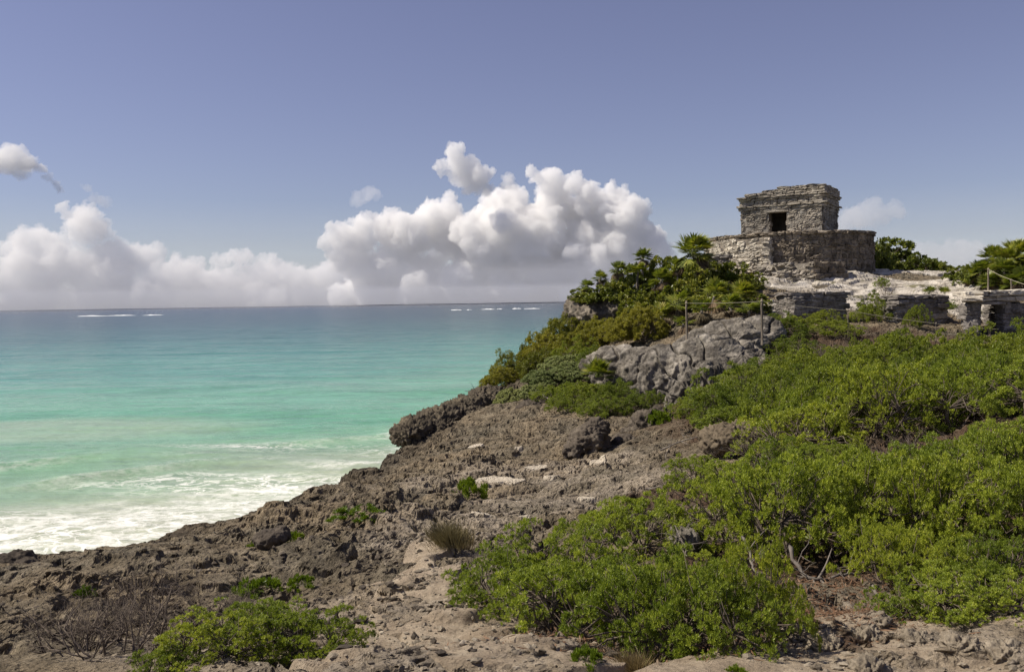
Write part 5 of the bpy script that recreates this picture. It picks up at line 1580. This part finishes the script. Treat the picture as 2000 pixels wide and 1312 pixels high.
branch('pale bleached branch lying at the foot of the thin shrub', [(1262, 955, 14.3), (1300, 950, 14.2), (1330, 957, 14)], .02, forks=[[(1300, 950, 14.2), (1320, 938, 14.3), (1360, 925, 14.4)], [(1330, 957, 14), (1345, 975, 13.8)]])
branch('grey fallen branch in front of the shrub row', [(1540, 955, 12), (1575, 940, 12), (1610, 935, 12.1)], .018, forks=[[(1590, 937, 12), (1583, 918, 12.1)]])
branch('pale upright stick above the pale grey rock', [(1712, 925, 11.4), (1720, 905, 11.5), (1724, 893, 11.5)], .016)
branch('grey forked sticks reaching over the rock shelf', [(1290, 880, 18), (1330, 862, 18), (1370, 850, 18)], .025, forks=[[(1310, 870, 18), (1300, 890, 17.5), (1305, 905, 17)], [(1330, 862, 18), (1345, 868, 17.8)]])

# --- dry grass tuft at the path
rg_ = np.random.RandomState(9)
n = 1100
A_ = rg_.uniform(0, 6.28, n); r_ = np.abs(rg_.normal(0, .10, n))
P_ = np.stack([np.cos(A_) * r_, np.sin(A_) * r_ * 1.4, np.zeros(n)], 1)
D_ = unit(np.stack([np.cos(A_) * .35 - .25, np.sin(A_) * .35, np.ones(n)], 1) + rg_.normal(0, .18, (n, 3)))
V, Fq, T = kites(P_, D_, unit(np.cross(D_, rg_.normal(size=(n, 3)))), rg_.uniform(.18, .40, n), np.full(n, .006), rg_.rand(n), .1, .45, .15)
me = mesh_np('dry_grass_tuft', V, Fq); add_attr(me, 'tone', T); me.materials.append(M_GRASS)
for px, Y, s, lab in [(880, 9.9, 1.0, 'dry brown grass tuft on the sand beside the green shrub'), (898, 10.4, .8, 'second smaller dry grass tuft just behind the brown one'), (1245, 4.6, .4, 'small dry grass wisps under the nearest shrub')]:
    o = link('dry_grass_tuft', me); xx = xat(px, Y, 5); o.location = (xx, Y, ground_z(xx, Y)); o.scale = (s, s, s); o.rotation_euler = (0, 0, px)
    tag(o, lab, 'grass tuft', 'dry grass tufts')

# --- thatch palms
def fan_leaf(rg, hub, axis, L, nseg=24, wind=(0.0, 0, 0), droop=.12, width=.055, span=3.9):
    a = unit(np.array(axis, float))
    side = unit(np.cross(a, np.array([0, 0, 1.0]) + rg.normal(0, .1, 3)))
    k = np.linspace(-span / 2, span / 2, nseg)
    D = a[None, :] * np.cos(k)[:, None] + side[None, :] * np.sin(k)[:, None]
    D = unit(D + np.array(wind) * (0.6 + .4 * np.abs(np.sin(k)))[:, None] + rg.normal(0, .05, D.shape))
    nrm = np.cross(side, a)
    S = unit(np.cross(D, nrm))
    ln = L * (0.72 + 0.28 * np.cos(k * .75)) * rg.uniform(.9, 1.08, nseg)
    return kites(np.repeat(hub[None, :], nseg, 0), D, S, ln, np.full(nseg, width), np.full(nseg, rg.rand()) * .7 + rg.rand(nseg) * .3, .2, .5, droop)

def palm(label, px, py, Y, r, trunk_to=None, seed=0, skirt=0.0, wind=(.25, 0, 0), nl=26, low=-.1, stem=True, group='thatch palms', name='thatch_palm'):
    rg = np.random.RandomState(seed + 900)
    C = np.array(at(px, py, Y))
    gz = ground_z(C[0], C[1]) if trunk_to is None else trunk_to
    root = empty(name, (C[0], C[1], gz))
    tag(root, label, 'palm', group)
    O = np.array([C[0], C[1], gz])
    parts, pet = [], []
    for i in range(nl):
        th = i * 2.39996 + rg.normal(0, .2); el = rg.uniform(low, 1.35)
        ax = unit(np.array([math.cos(th) * math.cos(el), math.sin(th) * math.cos(el), math.sin(el)]) + np.array(wind) * .7)
        hub = C - O + ax * r * rg.uniform(.38, .58)
        parts.append(fan_leaf(rg, hub, unit(ax + np.array([0, 0, -.15])), r * rg.uniform(.48, .62), 22, wind, .10, r * .075))
        pet.append(([C - O + rg.normal(0, .03, 3), (C - O + hub) / 2 + np.array([0, 0, .03]), hub], [r * .016, r * .013, r * .011]))
    V, Fq, T = merge(parts)
    me = mesh_np('crown', V, Fq); add_attr(me, 'tone', T); me.materials.append(M_PALM)
    crown = link('crown', me, None, root)
    V, Fc = tubes(pet, 4)
    link('leaf_stalks', mesh_np('leaf_stalks', V, Fc, True), M_PALM, crown)
    if skirt:
        parts = []
        for i in range(int(20 * skirt)):
            th = rg.uniform(0, 6.28); el = rg.uniform(-1.3, -.55)
            ax = np.array([math.cos(th) * math.cos(el), math.sin(th) * math.cos(el), math.sin(el)]) + np.array(wind) * .5
            parts.append(fan_leaf(rg, C - O + unit(ax) * r * .3, unit(ax), r * rg.uniform(.5, .75), 14, wind, .2, r * .06, 1.6))
        V, Fq, T = merge(parts)
        me = mesh_np('dead_skirt', V, Fq); add_attr(me, 'tone', T); me.materials.append(M_DEAD)
        link('dead_skirt', me, None, root)
    if stem and C[2] - gz > .15:
        H = C - O
        bend = rg.normal(0, .10, 2)
        P = [np.array([bend[0] * math.sin(3.14 * t) + H[0] * t, bend[1] * math.sin(3.14 * t) + H[1] * t, -.15 + (H[2] + .15) * t]) for t in np.linspace(0, 1, 9)]
        V, Fc = tubes([(P, np.linspace(.075, .05, 9) * (1 + .06 * np.cos(np.arange(9) * 3.1)))], 9)
        link('trunk', mesh_np('trunk', V, Fc, True), M_BRANCH, root)
    return root
palm('tallest thatch palm with a wind swept crown and brown skirt beside the platform', 1354, 496, 45, 1.2, 7.7, 1, 2.2, (.45, 0, .10), 40, -.55)
place(GRAPES[1], 1350, 43.5, 1.9, 1.6, 'dark shrub hiding the foot of the tallest palm', group=HG, z=7.6)
palm('small thatch palm alone on the headland skyline', 1255, 503, 46.0, .62, 8.4, 2, .8, (.15, 0, 0), 30, -.4)
palm('thatch palm with a brown skirt below the tallest one', 1292, 546, 42.5, .68, 7.4, 3, 1.4, (.2, 0, 0), 30, -.3)
palm('thatch palm poking from the shrubs between the lone palm and the cliff block', 1207, 527, 44.0, .56, 8.0, 4, .6, (.2, 0, 0), 28, -.4)
palm('little thatch palm above the cliff block', 1172, 545, 43.2, .50, 7.8, 5, .6, (.2, 0, 0), 28, -.4)
palm('outermost little thatch palm at the cliff tip', 1146, 560, 43, .44, 7.7, 6, .6, (.2, 0, 0), 28, -.4)
palm('thatch palm with yellowish fans under the lone palm', 1247, 530, 44.5, .58, 8.2, 7, 0, (.2, 0, 0), 26, -.3)
palm('thatch palm with pale fans rising left of the tallest one', 1322, 522, 45.5, .55, 8.4, 61, .4, (.2, 0, 0))
palm('thatch palm half hidden in dark shrubs above the skirted palm', 1275, 560, 44, .5, 7.8, 62, .5, (.2, 0, 0))
palm('thatch palm half hidden in shrubs below the cliff tip palms', 1215, 565, 44, .5, 7.6, 63, .3, (.2, 0, 0))
palm('thatch palm among glossy shrubs at the foot of the platform', 1425, 548, 45, .55, 8.3, 64, .3, (.3, 0, 0))
GP = 'fan palms on the ground behind the rope'
palm('ground fan palm just behind the first fence post', 1322, 598, 37, .78, 6.9, 8, .6, (.3, 0, 0), 20, group=GP)
palm('ground fan palm with wind blown leaves between the fence posts', 1395, 578, 38, .9, 7.3, 9, .5, (.45, 0, .05), 24, group=GP)
palm('ground fan palm with pale leaves nearest the second post', 1446, 580, 38.5, .85, 7.3, 10, .2, (.4, 0, .05), 24, group=GP)
palm('brown and green fan palm with a short pale trunk behind the rope', 1370, 606, 36, .6, 6.7, 11, 1.4, (.3, 0, 0), 14, group=GP)
palm('ground fan palm at the seaward end behind the rope', 1292, 618, 37.5, .65, 6.7, 71, .7, (.3, 0, 0), 20, group=GP)
palm('dead fronded palm under the first fence post rope', 1335, 632, 35.5, .55, 6.4, 72, 2.0, (.25, 0, -.1), 8, group=GP)
palm('wide pale fan palm right behind the middle of the rope', 1425, 600, 36.5, .7, 6.9, 73, .4, (.45, 0, 0), 22, group=GP)
palm('low fan palm at the foot of the second fence post', 1462, 606, 35.5, .55, 6.8, 74, .2, (.35, 0, .05), 18, group=GP)
palm('young bright fan palm in the dark hollow beside the grey outcrop', 1168, 735, 31.6, .75, 4.6, 12, 0, (.1, 0, .2), 24, -.2, False, None)
FP = 'fan palms on the far skyline'
for i, (px, py, Y, r, lab) in enumerate([(1938, 505, 46, .85, 'far palm with a dark ragged crown at the dip of the skyline'), (1985, 500, 45, 1.0, 'tallest far palm cut by the picture edge'), (1960, 530, 43.5, .8, 'yellow green far palm behind the thin rope posts'),
    (1915, 530, 45, .7, 'low far palm leaning to the dip'), (1995, 545, 42, .7, 'low far palm at the picture edge'), (1930, 552, 43.5, .6, 'smallest far palm by the thin post'), (1965, 512, 44.5, 1.0, 'full far palm between the dark ragged one and the tallest one'), (1898, 540, 46, .6, 'outermost far palm touching the dip'), (1975, 556, 42.5, .6, 'low pale far palm under the thin rope')]):
    palm(lab, px, py, Y, r, 8.4, 30 + i, .6, (.12, 0, .1), 36, -.5, group=FP)
# sapling on the limestone, spiky plants behind the sunken altar
for px, Y, r, lab in [(1815, 41, .45, 'spiky plant on the limestone above the sunken altar'), (1845, 41.5, .4, 'second spiky plant beside the first')]:
    c = at(px, 574, Y)
    palm(lab, px, 574, Y, r, c.z - .12, 50 + int(px), 0, (0, 0, .2), 12, .3, False, 'spiky plants on the limestone', 'spiky_plant')['category'] = 'plant'
place(MIDS[0], 1722, 47, .8, .55, 'lone sapling in the middle of the bright limestone', 'sapling')
place_twigs(TB[0], 1730, 43, 1.3, 'bare grey bush on the bright limestone', 'grey and brown bare bushes')

# ------------------------------------------------------------------ loose rubble, red leaf litter
def scatter(name, label, areas, n, size, mat, seed, flat=.6, sink=.25):
    rg = np.random.RandomState(seed)
    P = []
    for (px, Y, a, b, w) in areas:
        k = int(n * w); r = np.sqrt(rg.rand(k)); th = rg.uniform(0, 6.28, k)
        P.append(np.stack([(px - 1000) / F0 * Y + np.cos(th) * r * a, Y + np.sin(th) * r * b], 1))
    P = np.concatenate(P); P = P[P[:, 1] > 3.2]
    z = land(P[:, 0], P[:, 1])[0]
    base = ICO1[0]; nv = len(base); m = len(P)
    sz = size[0] * (size[1] / size[0]) ** (rg.rand(m) ** 2.2)
    sc = sz[:, None] * rg.uniform(.6, 1.25, (m, 3)) * np.array([1, 1, flat])
    D = 1 + .28 * rg.normal(size=(m, nv, 1))
    V = base[None] * D * sc[:, None, :]
    a = rg.uniform(0, 6.28, m); c, s_ = np.cos(a)[:, None], np.sin(a)[:, None]
    V = np.stack([V[..., 0] * c - V[..., 1] * s_, V[..., 0] * s_ + V[..., 1] * c, V[..., 2]], -1)
    V = V + np.concatenate([P, (z + sz * flat * (1 - sink) * .5)[:, None]], 1)[:, None, :]
    Fc = (ICO1[1][None] + (np.arange(m) * nv)[:, None, None]).reshape(-1, 3)
    tag(link(name, mesh_np(name, V.reshape(-1, 3), Fc), mat), label, None, None, 'stuff')
scatter('rubble', 'loose broken limestone chips on the sand and rock', [(850, 9.5, .6, 1.6, .12), (800, 7, .7, 1.3, .2), (900, 5.2, 1.1, 1.0, .28), (1750, 4.9, 1.3, .6, .22), (600, 5.8, .8, 1.0, .1), (300, 8, 2, 2, .08)], 2600, (.004, .032), M_BROKEN, 3)
scatter('rubble', 'dark loose karst chips lying over the rock shelf', [(700, 10, 2.5, 3, .35), (1000, 15, 2.5, 4, .3), (300, 9, 2, 2, .2), (900, 6, 1.2, 1.5, .15)], 1300, (.008, .05), M_DARK, 4)
rg_ = np.random.RandomState(12)
ar = [(1620, 6.0, .55, .7, .3), (1850, 6.6, 1.0, .7, .25), (1250, 5.3, .8, .6, .2), (1600, 7.4, .9, .6, .15), (1450, 14.5, 1.5, .8, .1)]
P_ = np.concatenate([np.stack([(px - 1000) / F0 * Yd + rg_.normal(0, a * .5, int(9000 * w)), Yd + rg_.normal(0, b * .5, int(9000 * w))], 1) for px, Yd, a, b, w in ar])
z_ = land(P_[:, 0], P_[:, 1])[0]
n = len(P_)
D_ = unit(np.stack([rg_.normal(size=n), rg_.normal(size=n), rg_.normal(0, .22, n)], 1))
V, Fq, T = kites(np.concatenate([P_, (z_ + .008)[:, None]], 1), D_, unit(np.cross(D_, np.array([0, 0, 1.0]) + rg_.normal(0, .2, (n, 3)))), rg_.uniform(.025, .09, n), rg_.uniform(.004, .016, n), rg_.rand(n), .1, .5)
me = mesh_np('leaf_litter', V, Fq); add_attr(me, 'tone', T)
M_LITTER = leaf_material('red_litter', [(0.07, 0.036, 0.02), (0.13, 0.07, 0.04), (0.22, 0.13, 0.08), (0.30, 0.22, 0.15)], 0.1, 0.8, 0.1, (1, .8, .6))
me.materials.append(M_LITTER)
tag(link('leaf_litter', me), 'reddish fallen leaves and bark bits under the shrubs', None, None, 'stuff')
# ------------------------------------------------------------------ breakers on the reef
def breaker(label, px0, px1, py, D, h):
    a = at(px0, py, D); b = at(px1, py, D)
    n = 40; m = 7
    rg = np.random.RandomState(int(px0))
    V = []
    for i in range(n + 1):
        t = i / n
        x = a.x + (b.x - a.x) * t
        e = math.sin(math.pi * t) ** .5 * (0.55 + 0.9 * abs(float(noise2(np.array([t * 6 + px0]), np.array([3.3]))[0])) * 1.6)
        for j in range(m + 1):
            s = j / m
            V.append((x, D + (s - .5) * 14 + 3 * math.sin(t * 9 + px0), -0.3 + (h * .62 * e + .3) * math.sin(math.pi * s) ** .8))
    V = np.array(V)
    F4 = [(i * (m + 1) + j, (i + 1) * (m + 1) + j, (i + 1) * (m + 1) + j + 1, i * (m + 1) + j + 1) for i in range(n) for j in range(m)]
    c = V.mean(0)
    o = link('breaking_wave', mesh_np('breaking_wave', V - c, np.array(F4), True), M_FOAM)
    o.location = c
    tag(o, label, 'wave', 'white breakers on the reef')
m_, nt_, out_ = new_mat('breaker_foam')
t_n = NT(nt_)
t_n.l(t_n.bsdf((0.66, 0.68, 0.68), 0.8, 0.2), out_.inputs['Surface'])
M_FOAM = m_
for lab, x0, x1, py, D, h in [('longest white breaker, first in the line of three', 155, 212, 612.5, 900, 1.6), ('white breaker joined to the longest one', 212, 262, 612, 910, 1.5), ('short white breaker at the end of that line', 282, 316, 610.5, 900, 1.4),
    ('short breaker nearest the middle of the horizon', 880, 902, 599, 950, 1.5), ('tiny breaker just beyond the short one', 911, 921, 598.5, 950, 1.2), ('wide breaker in the distant row', 940, 966, 597.5, 980, 1.6), ('small breaker after the wide one', 970, 981, 597, 980, 1.3),
    ('bright breaker near the headland', 1000, 1018, 595.5, 1000, 1.8), ('breaker closest to the headland', 1023, 1055, 596.5, 980, 1.4)]:
    breaker(lab, x0, x1, py, D, h)
